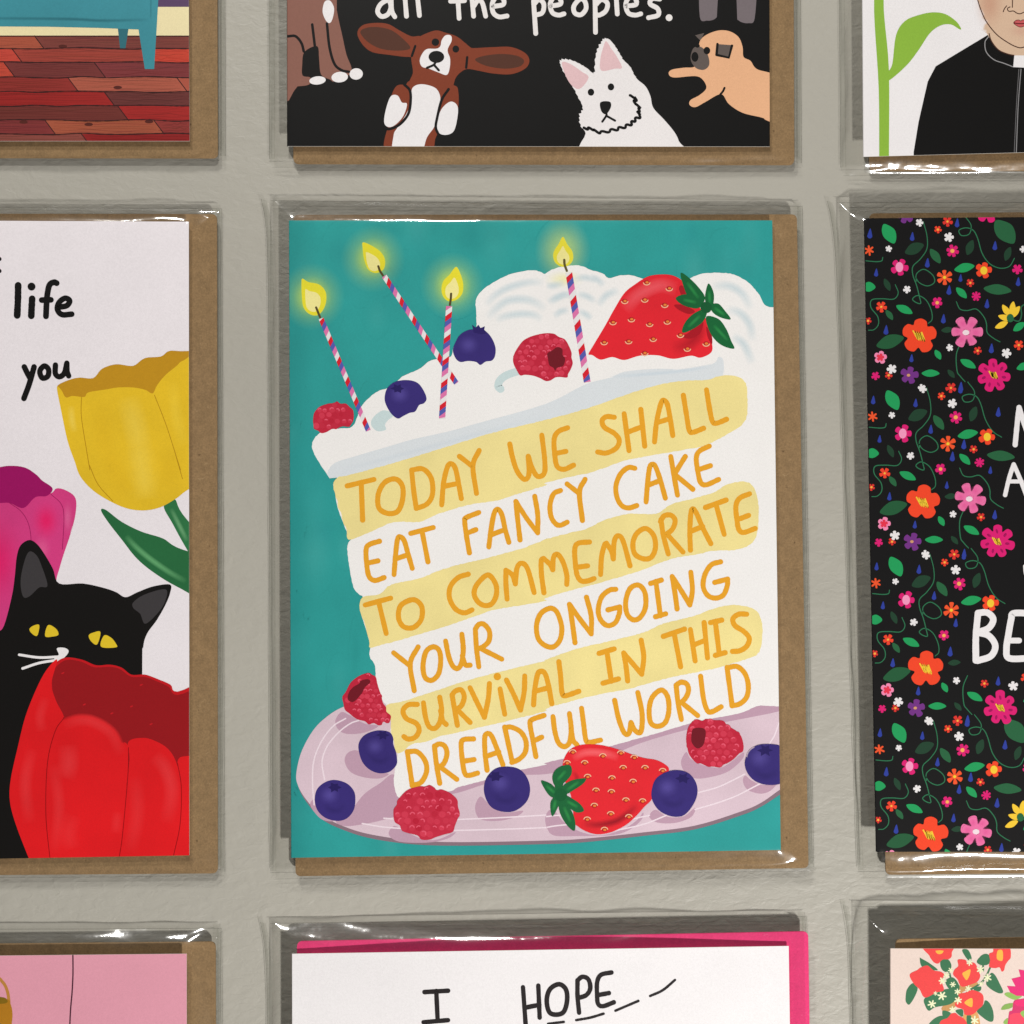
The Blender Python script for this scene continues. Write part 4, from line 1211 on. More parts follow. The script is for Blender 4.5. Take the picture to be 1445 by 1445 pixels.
def priest_art(a):
    GN = S(142, 184, 66)
    a.poly(PR((560, -900), (600, -400), (596, -10), (600, 150), (622, 500), (625, 872), (625, 960), (680, 960), (680, 870), (680, 400), (655, 110), (650, -10), (650, -400), (620, -900)), GN, 1, n=4)
    a.poly(PR((676, 410), (700, 360), (720, 200), (770, 120), (850, 85), (930, 70), (1000, 80), (1060, 120), (1088, 160), (1080, 166), (1030, 138), (970, 145), (910, 190), (850, 280), (780, 370), (676, 458)), GN, 2, n=4)
    X = 1425.0

    def sym(*p):
        return PR(*p) + PR(*[(2 * X - x, y) for x, y in reversed(p)])
    OUT = S(72, 44, 34)
    a.poly(sym((820, 960), (820, 862), (848, 690), (900, 462), (945, 376), (1100, 282), (1250, 192), (1300, 180)), BLACK, 1, smooth=False)
    a.poly(sym((1246, 130), (1250, 215), (1300, 280), (1350, 305), (1400, 318)), S(214, 184, 158), 3)
    a.poly(sym((1160, -330), (1165, -150), (1180, -10), (1197, 45), (1230, 120), (1290, 195), (1360, 245), (1410, 268)), S(216, 184, 158), 5)
    a.glow(*PR((1250, 20))[0], 24, 42, S(196, 146, 122), 0.7, 6)
    a.glow(*PR((1425, 175))[0], 20, 12, S(206, 160, 140), 0.6, 6)
    for q in (sym((1180, -10), (1197, 45), (1230, 120), (1290, 195), (1360, 245), (1410, 268)),):
        a.stroke(q, 1.5, OUT, 6, n=5)
    a.lines([PR((1247, 135), (1248, 190), (1262, 235), (1300, 282), (1350, 305), (1390, 314))], 1.5, OUT, 4)
    a.lines([PZ((1210, -30), (1208, 150)), PZ((1160, 140), (1115, 165), (1112, 205), (1150, 232), (1230, 225), (1300, 268), (1370, 280), (1440, 250)), PZ((1090, 120), (1045, 180), (1022, 240))], 1.4, OUT, 7)
    a.poly(PZ((1235, 465), (1285, 415), (1340, 408), (1375, 425), (1420, 405), (1475, 415), (1520, 465), (1470, 520), (1375, 552), (1290, 520)), S(200, 92, 94), 7)
    a.stroke(PZ((1240, 465), (1300, 480), (1375, 482), (1450, 480), (1515, 465)), 1.4, S(96, 30, 32), 8)
    a.stroke(PZ((1235, 465), (1285, 415), (1340, 408), (1375, 425), (1420, 405), (1475, 415), (1520, 465), (1470, 520), (1375, 552), (1290, 520)), 0.9, S(96, 30, 32), 8, closed=True)
    a.poly(PR((1390, 314), (1460, 314), (1466, 384), (1384, 380)), WHITE, 7, smooth=False)
    a.stroke(PR((1243, 208), (1224, 240), (1232, 295), (1275, 338), (1330, 358), (1382, 378)), 1.3, S(152, 150, 152), 6)
    a.stroke(PR((1428, 392), (1412, 600), (1400, 900)), 1.2, S(140, 138, 140), 6)
    a.stroke(PR((1416, 392), (1402, 600), (1388, 900)), 0.9, S(110, 108, 110), 6)


def cat_art(a):
    # yellow tulip
    a.poly(K1((290, 1000), (330, 970), (400, 950), (475, 952), (520, 905), (590, 882), (660, 890), (690, 885), (740, 850), (820, 842), (860, 815), (920, 815), (1100, 830), (1100, 1010), (780, 1040), (400, 1060), (325, 1060)), S(192, 142, 30), 1, n=5)
    a.poly(K1((290, 1000), (312, 1012), (335, 1050), (370, 1043), (430, 1048), (450, 1025), (540, 1010), (600, 1000), (680, 1000), (740, 1012), (778, 1030), (800, 990), (840, 940), (900, 890), (940, 860), (1100, 810)) + K2((1100, 180), (960, 255), (900, 300), (820, 345), (740, 362), (660, 355), (580, 325), (480, 265), (410, 190), (380, 110), (345, 10)) + K1((312, 1120),), S(228, 188, 40), 2, 1, n=5)
    for p, w, c, al in ((K1((650, 1040), (690, 1200), (730, 1400)), 40, S(236, 206, 80), 0.6), (K2((700, 40), (730, 180), (745, 310)), 38, S(236, 206, 80), 0.6), (K1((362, 1090), (366, 1160), (380, 1230)), 12, S(236, 208, 92), 0.6),
                        (K1((520, 1060), (530, 1250), (580, 1440)), 36, S(216, 172, 28), 0.3), (K2((560, 60), (600, 180), (650, 290)), 40, S(216, 172, 28), 0.3), (K2((830, 40), (860, 150), (850, 260)), 40, S(216, 172, 28), 0.3), (K1((880, 960), (900, 1150), (940, 1300)), 22, S(234, 200, 60), 0.6)):
        a.stroke(p, w, c, 3, soft=True, mat=2, alpha=al)
    YL = S(176, 132, 18)
    a.lines([K1((415, 1050), (415, 1150), (438, 1300), (458, 1420)), K2((455, 130), (500, 230), (575, 315)), K1((788, 1040), (850, 1200), (920, 1420)), K2((890, 60), (930, 200))], 1.0, YL, 4)
    a.poly(K2((835, 340), (890, 305), (930, 380), (1100, 600), (1100, 800), (955, 565), (880, 430)), S(48, 116, 70), 1, 1)
    a.stroke(K2((870, 350), (915, 440), (955, 520)), 8, S(120, 178, 128), 2, soft=True, mat=2, alpha=0.7)
    a.poly(K2((515, 362), (540, 360), (620, 420), (720, 470), (830, 505), (900, 550), (1100, 640), (1100, 840), (920, 760), (800, 690), (700, 610), (620, 510), (550, 420)), S(40, 104, 62), 1, 1)
    a.stroke(K2((640, 490), (690, 545), (760, 605), (860, 675), (950, 725)), 10, S(104, 172, 116), 2, soft=True, mat=2, alpha=0.85)
    # pink tulip
    a.poly(K2((-300, 320), (-150, 330), (-20, 320), (50, 318), (110, 345), (140, 328), (190, 285), (260, 275), (290, 250), (340, 262), (385, 300), (385, 380), (360, 480), (320, 600), (290, 700), (200, 980), (-300, 1000)), S(214, 62, 130), 1, 1, n=5)
    a.poly(K2((-300, 200), (-20, 145), (60, 135), (130, 145), (185, 180), (215, 210), (268, 250), (240, 288), (180, 295), (120, 350), (50, 325), (-20, 325), (-300, 330)), S(156, 16, 96), 2)
    for x, y, rx, ry, c in ((235, 415, 22, 30, S(230, 26, 98)), (-20, 620, 46, 70, S(228, 28, 104)), (345, 400, 8, 26, S(224, 96, 152)), (215, 560, 14, 22, S(226, 90, 148))):
        q = K2((x, y))[0]
        a.glow(q[0], q[1], rx, ry, c, 0.9, 3)
    a.lines([K2((50, 325), (110, 370), (148, 440), (158, 540), (140, 700)), K2((260, 280), (312, 330), (326, 400), (318, 560))], 1.0, S(158, 28, 92), 4)
    # black cat
    CB = S(19, 17, 16)
    a.poly(K2((-290, 1500), (-220, 1250), (-110, 1080), (-20, 990), (20, 950), (60, 800), (75, 700), (85, 600), (105, 540), (150, 513), (190, 535), (230, 590), (270, 660), (302, 735), (420, 735), (520, 755), (590, 778), (640, 805), (700, 780), (780, 750), (866, 740), (868, 780), (845, 840), (800, 920), (750, 990), (730, 1060), (725, 1200), (725, 2400), (0, 2400), (-300, 2400)), CB, 5, n=5)
    EAR = S(62, 59, 61)
    a.poly(K2((150, 572), (185, 590), (210, 640), (242, 745), (200, 755), (150, 800), (117, 800), (105, 720), (125, 620)), EAR, 6)
    a.poly(K2((680, 830), (740, 790), (845, 765), (840, 830), (800, 890), (740, 940), (715, 890), (680, 860)), EAR, 6)
    EY = S(226, 194, 44)
    for p in (K2((150, 968), (170, 950), (200, 947), (190, 1000), (165, 992)), K2((245, 947), (285, 965), (298, 995), (270, 1005), (230, 1003)), K2((452, 1000), (475, 985), (512, 982), (495, 1045), (465, 1030)), K2((530, 1000), (565, 1010), (590, 1040), (592, 1060), (515, 1057))):
        a.poly(p, EY, 6)
    a.poly(K2((290, 1065), (330, 1063), (350, 1080), (330, 1110), (285, 1145), (278, 1108), (300, 1098)), WHITE, 6, n=4)
    a.lines([K2((98, 1098), (200, 1112), (300, 1108)), K2((115, 1168), (200, 1140), (290, 1125))], 3.6, WHITE, 6)
    # red tulip
    RD, RK = S(224, 26, 32), S(150, 22, 28)
    a.poly(K3((700, 640), (1100, 640), (1100, 1200), (700, 1200)), RD, 8, 1, smooth=False)
    a.poly(K3((258, 170), (290, 122), (340, 100), (420, 112), (490, 140), (560, 137), (620, 152), (670, 188), (740, 188), (810, 213), (870, 240), (905, 275), (1100, 240), (1100, 660), (320, 660), (262, 300)), S(196, 24, 32), 7, n=5)
    a.poly(K3((270, 180), (300, 135), (345, 112), (415, 122), (480, 150), (560, 148), (612, 160), (668, 198), (740, 200), (800, 222), (860, 250), (905, 292), (1100, 262), (1100, 680), (320, 680), (270, 320)), RK, 8, n=5)
    a.poly(K3((292, 112), (240, 160), (190, 250), (130, 400), (90, 560), (55, 720), (50, 830), (80, 950), (150, 1132), (180, 1200), (330, 1200), (330, 480), (325, 400), (285, 320), (263, 230)), RD, 9, 1)
    a.poly(K3((255, 1200), (235, 900), (240, 650), (270, 500), (320, 412), (400, 395), (490, 410), (570, 450), (620, 520), (655, 560), (650, 700), (620, 1000), (600, 1200)), RD, 10, 1)
    a.poly(K3((595, 1200), (640, 800), (660, 620), (655, 530), (730, 510), (800, 530), (860, 570), (900, 640), (920, 750), (910, 1000), (870, 1200)), RD, 11, 1)
    a.poly(K3((865, 1200), (925, 800), (905, 630), (970, 600), (1100, 580), (1100, 1200)), RD, 12, 1)
    for p, w, al in ((K3((345, 540), (350, 640), (330, 720)), 26, 0.85), (K3((320, 445), (400, 420), (480, 430), (570, 490), (620, 600)), 16, 0.75), (K3((780, 600), (840, 660), (875, 780), (850, 950)), 20, 0.85), (K3((165, 560), (130, 740), (150, 950)), 17, 0.7), (K3((270, 640), (300, 850), (280, 1100)), 16, 0.6), (K3((690, 700), (700, 900), (660, 1100)), 20, 0.5), (K3((235, 300), (205, 400), (215, 480)), 14, 0.6), (K3((380, 900), (350, 1000), (370, 1080)), 22, 0.45), (K3((600, 880), (590, 1000)), 14, 0.5)):
        a.stroke(p, w * 1.25, S(230, 62, 66), 13, soft=True, mat=2, alpha=al * 0.7)
    a.lines([K3((326, 408), (280, 480), (242, 640), (234, 900), (255, 1130)), K3((655, 560), (652, 700), (625, 1000), (606, 1130)), K3((905, 640), (924, 760), (918, 950), (885, 1110))], 1.1, S(150, 8, 16), 14)
    for x, y in ((430, 340), (570, 385), (720, 240), (770, 440), (320, 180), (670, 350)):
        q = K3((x, y))[0]
        a.dot(q[0], q[1], 2.4, S(196, 28, 36), 9, ry=1.0, ang=-0.4)


def cat_text(a):
    B = S(17, 16, 16)
    a.stroke(KZ((148, 420), (146, 540), (140, 665)), 9.4, B, 0, wob=0.05)
    a.stroke(KZ((262, 530), (258, 600), (255, 668)), 9.4, B, 0, wob=0.05)
    q = KZ((257, 430))[0]; a.dot(q[0], q[1], 5.6, B, 0)
    a.stroke(KZ((462, 402), (440, 395), (405, 415), (388, 480), (380, 560), (375, 672)), 8.4, B, 0)
    a.stroke(KZ((340, 540), (415, 538)), 8.2, B, 0)
    a.stroke(KZ((482, 598), (545, 585), (568, 545), (530, 525), (482, 560), (468, 615), (505, 658), (585, 655)), 8.0, B, 0)
    for y in (205, 303):
        q = KZ((-4, y))[0]; a.dot(q[0], q[1], 2.9, B, 0)
    a.stroke(KZ((198, 1085), (225, 1140), (250, 1185)), 8.0, B, 0)
    a.stroke(KZ((278, 1085), (240, 1220), (195, 1342)), 8.0, B, 0)
    a.stroke(KZ((360, 1078), (325, 1120), (345, 1175), (390, 1160), (395, 1105)), 7.8, B, 0, closed=True)
    a.stroke(KZ((452, 1070), (452, 1140), (485, 1165), (525, 1135), (545, 1055)), 7.8, B, 0)
    a.stroke(KZ((545, 1055), (547, 1120), (560, 1158)), 7.8, B, 0)


def sofa_art(a):
    a.poly(L1((-1700, 35), (1100, 35), (1100, 190), (-1700, 190)), S(236, 222, 176), 1, smooth=False)
    rows = [(182, 247, [(-1700, S(167, 82, 61)), (175, S(125, 63, 56))]), (247, 318, [(-1700, S(190, 69, 56)), (60, S(158, 65, 54)), (720, S(197, 67, 50))]),
            (318, 394, [(-1700, S(188, 71, 54)), (20, S(115, 52, 50)), (480, S(125, 54, 56))]), (394, 467, [(-1700, S(141, 48, 43)), (345, S(169, 87, 69)), (900, S(167, 82, 65))]),
            (467, 540, [(-1700, S(151, 37, 35)), (530, S(102, 50, 48))]), (540, 614, [(-1700, S(108, 48, 43)), (600, S(158, 39, 37))]), (614, 683, [(-1700, S(125, 50, 50)), (230, S(160, 82, 59)), (785, S(138, 54, 50))]),
            (683, 780, [(-1700, S(134, 69, 61)), (415, S(138, 33, 33))])]
    LN = S(52, 26, 26)
    for y0, y1, pl in rows:
        for i, (x, c) in enumerate(pl):
            xe = pl[i + 1][0] if i + 1 < len(pl) else 1200
            sl = (y1 - y0) * 0.75
            a.poly(L1((x, y0), (xe, y0), (xe + sl, y1), (x + sl, y1)), c, 2, 1, smooth=False)
            for g in range(6):
                yy = y0 + (y1 - y0) * (g + 0.6) / 6.2
                xs = max(-400, x + 20) + R.uniform(0, 40); xf = min(1000, xe + 30) - R.uniform(0, 60)
                if xf - xs > 60:
                    pts = [(xs + (xf - xs) * k / 7, yy + R.uniform(-5, 5)) for k in range(8)]
                    a.stroke(L1(*pts), R.uniform(0.5, 1.1), tuple(v * R.uniform(0.6, 0.85) for v in c), 3, taper=0.6, n=4)
            if i:
                a.stroke(L1((x, y0), (x + sl, y1)), 1.3, LN, 4)
        pts = [(-420 + k * 120, y1 + R.uniform(-4, 4)) for k in range(13)]
        a.stroke(L1(*pts), 1.5, LN, 4, wob=0.3)
    a.stroke(L1((-420, 184), (1000, 184)), 1.5, LN, 4)
    for x, y in ((320, 236), (600, 446), (452, 634), (120, 622), (760, 620)):
        q = L1((x, y))[0]
        a.dot(q[0], q[1], 6, S(84, 36, 30), 3, ry=2.4)
    T = S(62, 142, 156)
    a.poly(L1((600, 140), (656, 140), (640, 246), (612, 246)), S(48, 108, 120), 5, smooth=False)
    a.poly(L1((-1700, 125), (240, 136), (500, 142), (706, 150), (738, 352), (786, 352), (800, 120), (808, -20), (802, -900), (-1700, -900)), T, 6, 1, smooth=False)
    a.stroke(L1((-420, 92), (300, 96), (520, 105), (768, 100)), 6, S(38, 104, 116), 7, soft=True, mat=2, alpha=0.9)
    a.stroke(L1((768, 110), (770, -60)), 3.4, S(46, 118, 130), 7, soft=True, mat=2, alpha=0.8)


def pink_art(a):
    a.stroke(BL((495, 940), (496, 1100), (490, 1230), (480, 1345), (474, 1500), (470, 1900), (480, 2600)), 1.9, S(72, 30, 48), 1)
    a.stroke(BZ((-400, 640), (-60, 560), (40, 620), (110, 720), (155, 860), (175, 1020)), 4.4, S(190, 132, 62), 2)
    a.poly(BZ((-500, 980), (60, 960), (175, 980), (205, 1050), (240, 1200), (232, 1400), (150, 1700), (-500, 1800)), S(182, 124, 32), 2, 1)
    a.poly(BZ((-400, 900), (40, 925), (140, 980), (128, 1035), (0, 1055), (-400, 1060)), S(132, 102, 24), 3)


def hope_text(a):
    B = S(40, 35, 36)
    st = [H2((105, 560), (225, 553)), H2((165, 555), (172, 705)), H2((100, 714), (225, 703)), H2((607, 535), (622, 745)), H2((685, 527), (692, 690)), H2((615, 640), (690, 625)),
          H2((885, 500), (885, 580), (893, 665)), H2((885, 500), (910, 482), (940, 495), (950, 540), (930, 575), (890, 590)), H2((1058, 460), (1005, 472), (985, 510), (985, 580), (990, 620), (1015, 632), (1070, 612)), H2((990, 575), (1045, 565))]
    for p in st:
        a.stroke(p, 6.5, B, 0, wob=0.04)
    a.stroke(H2((790, 520), (745, 545), (728, 600), (740, 660), (775, 675), (815, 660), (832, 600), (825, 545)), 6.8, B, 0, closed=True)
    for p in (H2((735, 722), (815, 712)), H2((878, 703), (950, 690), (1018, 670)), H2((1078, 655), (1195, 605)), H2((1255, 580), (1320, 550), (1382, 498))):
        a.stroke(p, 3.7, B, 0, wob=0.06)


def blossom(a, cx, cy, r, n, col, lvl, inner=0.42, ang=0.0, pet=None):
    """n rounded petals: a wavy closed outline"""
    pts = []
    for k in range(n):
        t = ang + 2 * math.pi * k / n
        j = R.uniform(0.93, 1.05)
        w = math.pi / n
        pts += [(cx + r * inner * math.cos(t - w), cy + r * inner * math.sin(t - w)),
                (cx + r * 0.92 * j * math.cos(t - w * 0.6), cy + r * 0.92 * j * math.sin(t - w * 0.6)),
                (cx + r * j * math.cos(t), cy + r * j * math.sin(t)),
                (cx + r * 0.92 * j * math.cos(t + w * 0.6), cy + r * 0.92 * j * math.sin(t + w * 0.6))]
    a.poly(pts, col, lvl, 0, n=3)


def lens_leaf(a, cx, cy, ln, wd, deg, col, lvl):
    t = math.radians(deg); c, s_ = math.cos(t), math.sin(t)
    pts = [(-0.5, 0.0), (-0.32, -0.30), (-0.02, -0.5), (0.3, -0.34), (0.5, 0.02), (0.3, 0.30), (0.0, 0.46), (-0.3, 0.34)]
    a.poly([(cx + x * ln * c - y * wd * s_, cy + x * ln * s_ + y * wd * c) for x, y in pts], col, lvl, 0, n=4)


def drop(a, cx, cy, h, col, lvl):
    a.poly([(cx + h * 0.05, cy - h * 0.55), (cx + h * 0.22, cy + h * 0.05), (cx + h * 0.24, cy + h * 0.34), (cx, cy + h * 0.5), (cx - h * 0.26, cy + h * 0.32), (cx - h * 0.2, cy + h * 0.02)], col, lvl, n=4)


def star(a, cx, cy, r, n, col, lvl, ang=0.0):
    for k in range(n):
        t = ang + 2 * math.pi * k / n
        a.stroke([(cx, cy), (cx + r * math.cos(t) * R.uniform(0.85, 1.1), cy + r * math.sin(t) * R.uniform(0.85, 1.1))], r * 0.42, col, lvl)


def floral_art(a):
    OR, MG, PK, PU, YE, RD = S(236, 70, 40), S(214, 30, 112), S(230, 112, 164), S(112, 50, 130), S(238, 196, 56), S(214, 52, 46)
    GB, GD, GM, BU, WH = S(34, 152, 88), S(33, 64, 46), S(40, 96, 62), S(46, 62, 152), S(228, 224, 226)
    K = 300 / 1445.0
    flip = [False]

    def P(k, *pts):
        o = []
        for x, y in pts:
            px, py = 1145 + x * K + 4.75 * k, 270 + y * K + 234.8 * k
            if flip[0]:
                px = 2 * 1566.0 + 14 * (py - 700) / 900 - px
            o.append((px, py))
        return o

    def keep(k, x, y):
        if k == 1:
            return not (x > 1270 and 60 < y < 1300) and not (1130 < x < 1290 and 560 < y < 600)
        if k == 2:
            return not (x > 975 and 570 < y < 1040) and not (x > 1240 and y < 560)
        if k == 0:
            return not (x > 1330 and y > 1290)
        return True

    def scrib(k, x, y, r, c=YE):
        pts = []
        for i in range(9):
            pts.append((x - r * 0.7 + r * 1.4 * i / 8 + (r * 0.35 if i % 2 else -r * 0.35), y + (r * 0.75 if i % 2 else -r * 0.75) + r * 0.25 * (i / 8 - 0.5)))
        a.stroke(P(k, *pts), 1.9, c, 5, n=3)

    def one(k):
        kk = lambda x, y: keep(k, x, y)
        vines = [((760, 205), (785, 300), (785, 390), (740, 460), (690, 510), (690, 570), (715, 640), (735, 720), (742, 762), (705, 752), (688, 730), (725, 708), (780, 740), (815, 810), (820, 870), (795, 897)),
                 ((712, 612), (715, 560), (765, 530), (825, 570), (836, 618), (790, 643), (735, 622), (708, 585)),
                 ((570, 635), (590, 690), (560, 732), (480, 730), (410, 738), (405, 790), (450, 850), (455, 905), (425, 940), (388, 944)),
                 ((370, 472), (440, 478), (478, 472), (485, 448)),
                 ((1015, 1030), (985, 1110), (990, 1220), (1010, 1255), (1045, 1294))]
        if k in (0, 3, -1):
            vines += [((1040, 165), (1085, 230), (1072, 290), (1020, 300), (1003, 265), (1050, 248), (1100, 265), (1130, 320), (1160, 420), (1210, 490), (1280, 522), (1345, 510), (1380, 455))]
        else:
            vines += [((1040, 165), (1085, 230), (1072, 290), (1020, 300), (1003, 265), (1050, 248), (1100, 265), (1130, 320), (1160, 420), (1210, 500), (1270, 540))]
        if k != 2:
            vines += [((985, 750), (1010, 800), (1060, 810), (1120, 800), (1170, 850), (1190, 900), (1195, 960), (1240, 1000), (1282, 1023))]
        for v in vines:
            a.stroke(P(k, *v), 1.45, S(46, 112, 78), 2, n=5, taper=0.15)
        for x, y, l, w, d in ((528, 288, 150, 92, 60), (1040, 520, 140, 64, -12), (1020, 690, 100, 50, 45), (632, 803, 122, 56, 25), (860, 1110, 75, 42, 60), (810, 1237, 122, 52, 0), (1065, 1172, 118, 54, 28), (390, 650, 92, 70, 0), (1412, 920, 96, 52, -35), (1440, 1190, 96, 52, -20)):
            if kk(x, y):
                q = P(k, (x, y))[0]; lens_leaf(a, q[0], q[1], l * K, w * K, -d if flip[0] else d, GB, 3)
        for x, y, l, w, d, c in ((700, 390, 140, 80, -25, GD), (1078, 382, 108, 58, -70, GD), (1315, 275, 200, 130, 50, GM), (1335, 425, 100, 50, -70, GD), (515, 635, 92, 42, 65, GD), (530, 840, 82, 40, 55, GM), (535, 1022, 195, 95, -18, S(36, 88, 56)), (925, 942, 86, 42, -5, GD), (950, 1240, 72, 36, 50, GD), (1265, 668, 190, 74, 5, GM), (842, 440, 118, 58, 55, GM)):
            if kk(x, y):
                q = P(k, (x, y))[0]; lens_leaf(a, q[0], q[1], l * K, w * K, -d if flip[0] else d, c, 1)
        for x, y in ((397, 288), (685, 308), (990, 215), (788, 487), (440, 553), (1013, 590), (935, 672), (1193, 765), (897, 867), (507, 943), (680, 1135), (1223, 1068), (1247, 370), (1015, 1330), (1405, 615)):
            if kk(x, y):
                q = P(k, (x, y))[0]; drop(a, q[0], q[1], R.uniform(50, 66) * K, BU, 3)
        F = lambda x, y, r, n, c, l=3, inner=0.45, ang=0.3: kk(x, y) and blossom(a, *P(k, (x, y))[0], r * K, n, c, l, inner, ang + R.uniform(-0.12, 0.12))
        D = lambda x, y, r, c, ry=None, l=5: kk(x, y) and a.dot(*P(k, (x, y))[0], r * K, c, l, ry=(ry or r) * K)
        F(735, 980, 124, 5, OR, 3, 0.66, -1.57); scrib(k, 735, 985, 42)
        if kk(1055, 955):
            F(1055, 955, 108, 6, PK, 3, 0.42, 0.1)
            for t in range(6):
                q = P(k, (1055 + 62 * math.cos(0.1 + t * 1.047), 955 + 62 * math.sin(0.1 + t * 1.047)))[0]
                a.glow(q[0], q[1], 8, 8, S(216, 70, 140), 0.5, 4)
            D(1050, 960, 23, S(236, 214, 222), 18, 5)
        F(1240, 1250, 118, 7, MG, 3, 0.62, 0.2)
        for t in range(7):
            q = P(k, (1240 + 70 * math.cos(0.2 + t * 0.898), 1250 + 70 * math.sin(0.2 + t * 0.898)))[0]
            a.dot(q[0], q[1], 3.0, S(160, 16, 88), 4, ry=1.5, ang=t * 0.9)
        scrib(k, 1240, 1250, 30)
        F(665, 1250, 62, 5, PU, 3, 0.55, -1.4); D(660, 1250, 12, S(206, 150, 110), 10)
        F(600, 515, 60, 5, MG, 3, 0.55, -1.2); D(598, 515, 26, S(238, 150, 190), 34)
        F(1170, 535, 58, 5, OR, 3, 0.6, -1.2); D(1172, 538, 24, YE, 28)
        F(905, 585, 54, 6, S(236, 84, 44), 3, 0.3, 0.5); D(905, 585, 11, YE)
        F(960, 405, 44, 6, MG, 3, 0.55); D(958, 405, 14, S(240, 170, 90))
        F(855, 755, 38, 5, MG, 3, 0.6); D(855, 757, 12, S(240, 170, 90))
        for x, y, r in ((925, 205, 36), (475, 785, 37), (1080, 622, 28), (525, 1250, 26), (1130, 1083, 28), (860, 260, 27), (385, 880, 24), (1410, 1045, 33)):
            F(x, y, r, 5, S(232, 66, 44) if r % 2 else RD, 3, 0.45); D(x, y, 8, S(240, 170, 70))
        F(1400, 530, 36, 5, MG, 3, 0.5); F(1120, 712, 33, 7, MG, 3, 0.45); F(435, 1255, 29, 5, MG, 3, 0.5)
        if kk(393, 400):
            star(a, *P(k, (393, 400))[0], 6.4, 6, S(232, 84, 44), 3, 0.4)
        F(470, 1128, 46, 5, S(238, 136, 176), 3, 0.65, -1.4); F(470, 1128, 27, 5, S(226, 52, 76), 4, 0.55, -1.4)
        for x, y, r in ((735, 212, 27), (935, 312, 33), (525, 390, 23), (650, 667, 27), (940, 1063, 25), (1325, 1100, 34), (545, 1208, 34), (750, 1335, 27), (1440, 395, 24)):
            F(x, y, r, 5, WH, 3, 0.5, R.uniform(0, 1))
        if k in (0, 3):
            for dx, dy, t in ((-60, 60, 155), (-30, -2, 195), (-18, -62, 235), (35, -80, 275), (60, -50, 305)):
                q = P(k, (1340 + dx * 0.8, 860 + dy * 0.8))[0]
                lens_leaf(a, q[0], q[1], 96 * K, 44 * K, (180 - t) if flip[0] else t, YE, 3)
            D(1352, 862, 24, S(40, 100, 64), 28, 5)
            a.stroke(P(k, (1360, 870), (1410, 882), (1428, 840), (1425, 790), (1445, 770)), 1.9, S(40, 96, 66), 3)
        if k in (0,):
            F(1200, 120, 100, 7, MG, 4, 0.62, 0.4); D(1215, 165, 16, YE, 12)
            F(640, 165, 58, 5, PU, 3, 0.55, 0.6)
    for fl in (False, True):
        flip[0] = fl
        for k in (0, 1, 2, 3):
            one(k)


def floral_text(a):
    Wt = S(231, 227, 229)
    a.stroke(ZF((672, 108), (655, 250), (632, 488)), 7.4, Wt, 0, wob=0.05)
    a.stroke(ZF((672, 108), (720, 260), (800, 480)), 7.4, Wt, 0)
    a.stroke(ZF((617, 688), (570, 830), (530, 1000)), 6.2, Wt, 0, wob=0.05)
    a.stroke(ZF((617, 688), (680, 830), (745, 1000)), 6.2, Wt, 0)
    a.stroke(ZF((575, 862), (700, 862)), 5.6, Wt, 0)
    w = 9.2
    a.stroke(F3((1132, 460), (1118, 620), (1118, 780)), w, Wt, 0, wob=0.04)
    a.stroke(F3((1132, 458), (1195, 455), (1236, 500), (1205, 560), (1128, 590)), w, Wt, 0)
    a.stroke(F3((1128, 590), (1205, 612), (1250, 680), (1220, 750), (1130, 782)), w, Wt, 0)
    a.stroke(F3((1490, 460), (1375, 460), (1358, 500), (1340, 600), (1326, 700), (1345, 765), (1490, 765)), w, Wt, 0)
    a.stroke(F3((1345, 645), (1412, 645)), 8.0, Wt, 0)
    a.stroke(F3((1452, 140), (1458, 190), (1480, 230)), 5.5, Wt, 0)


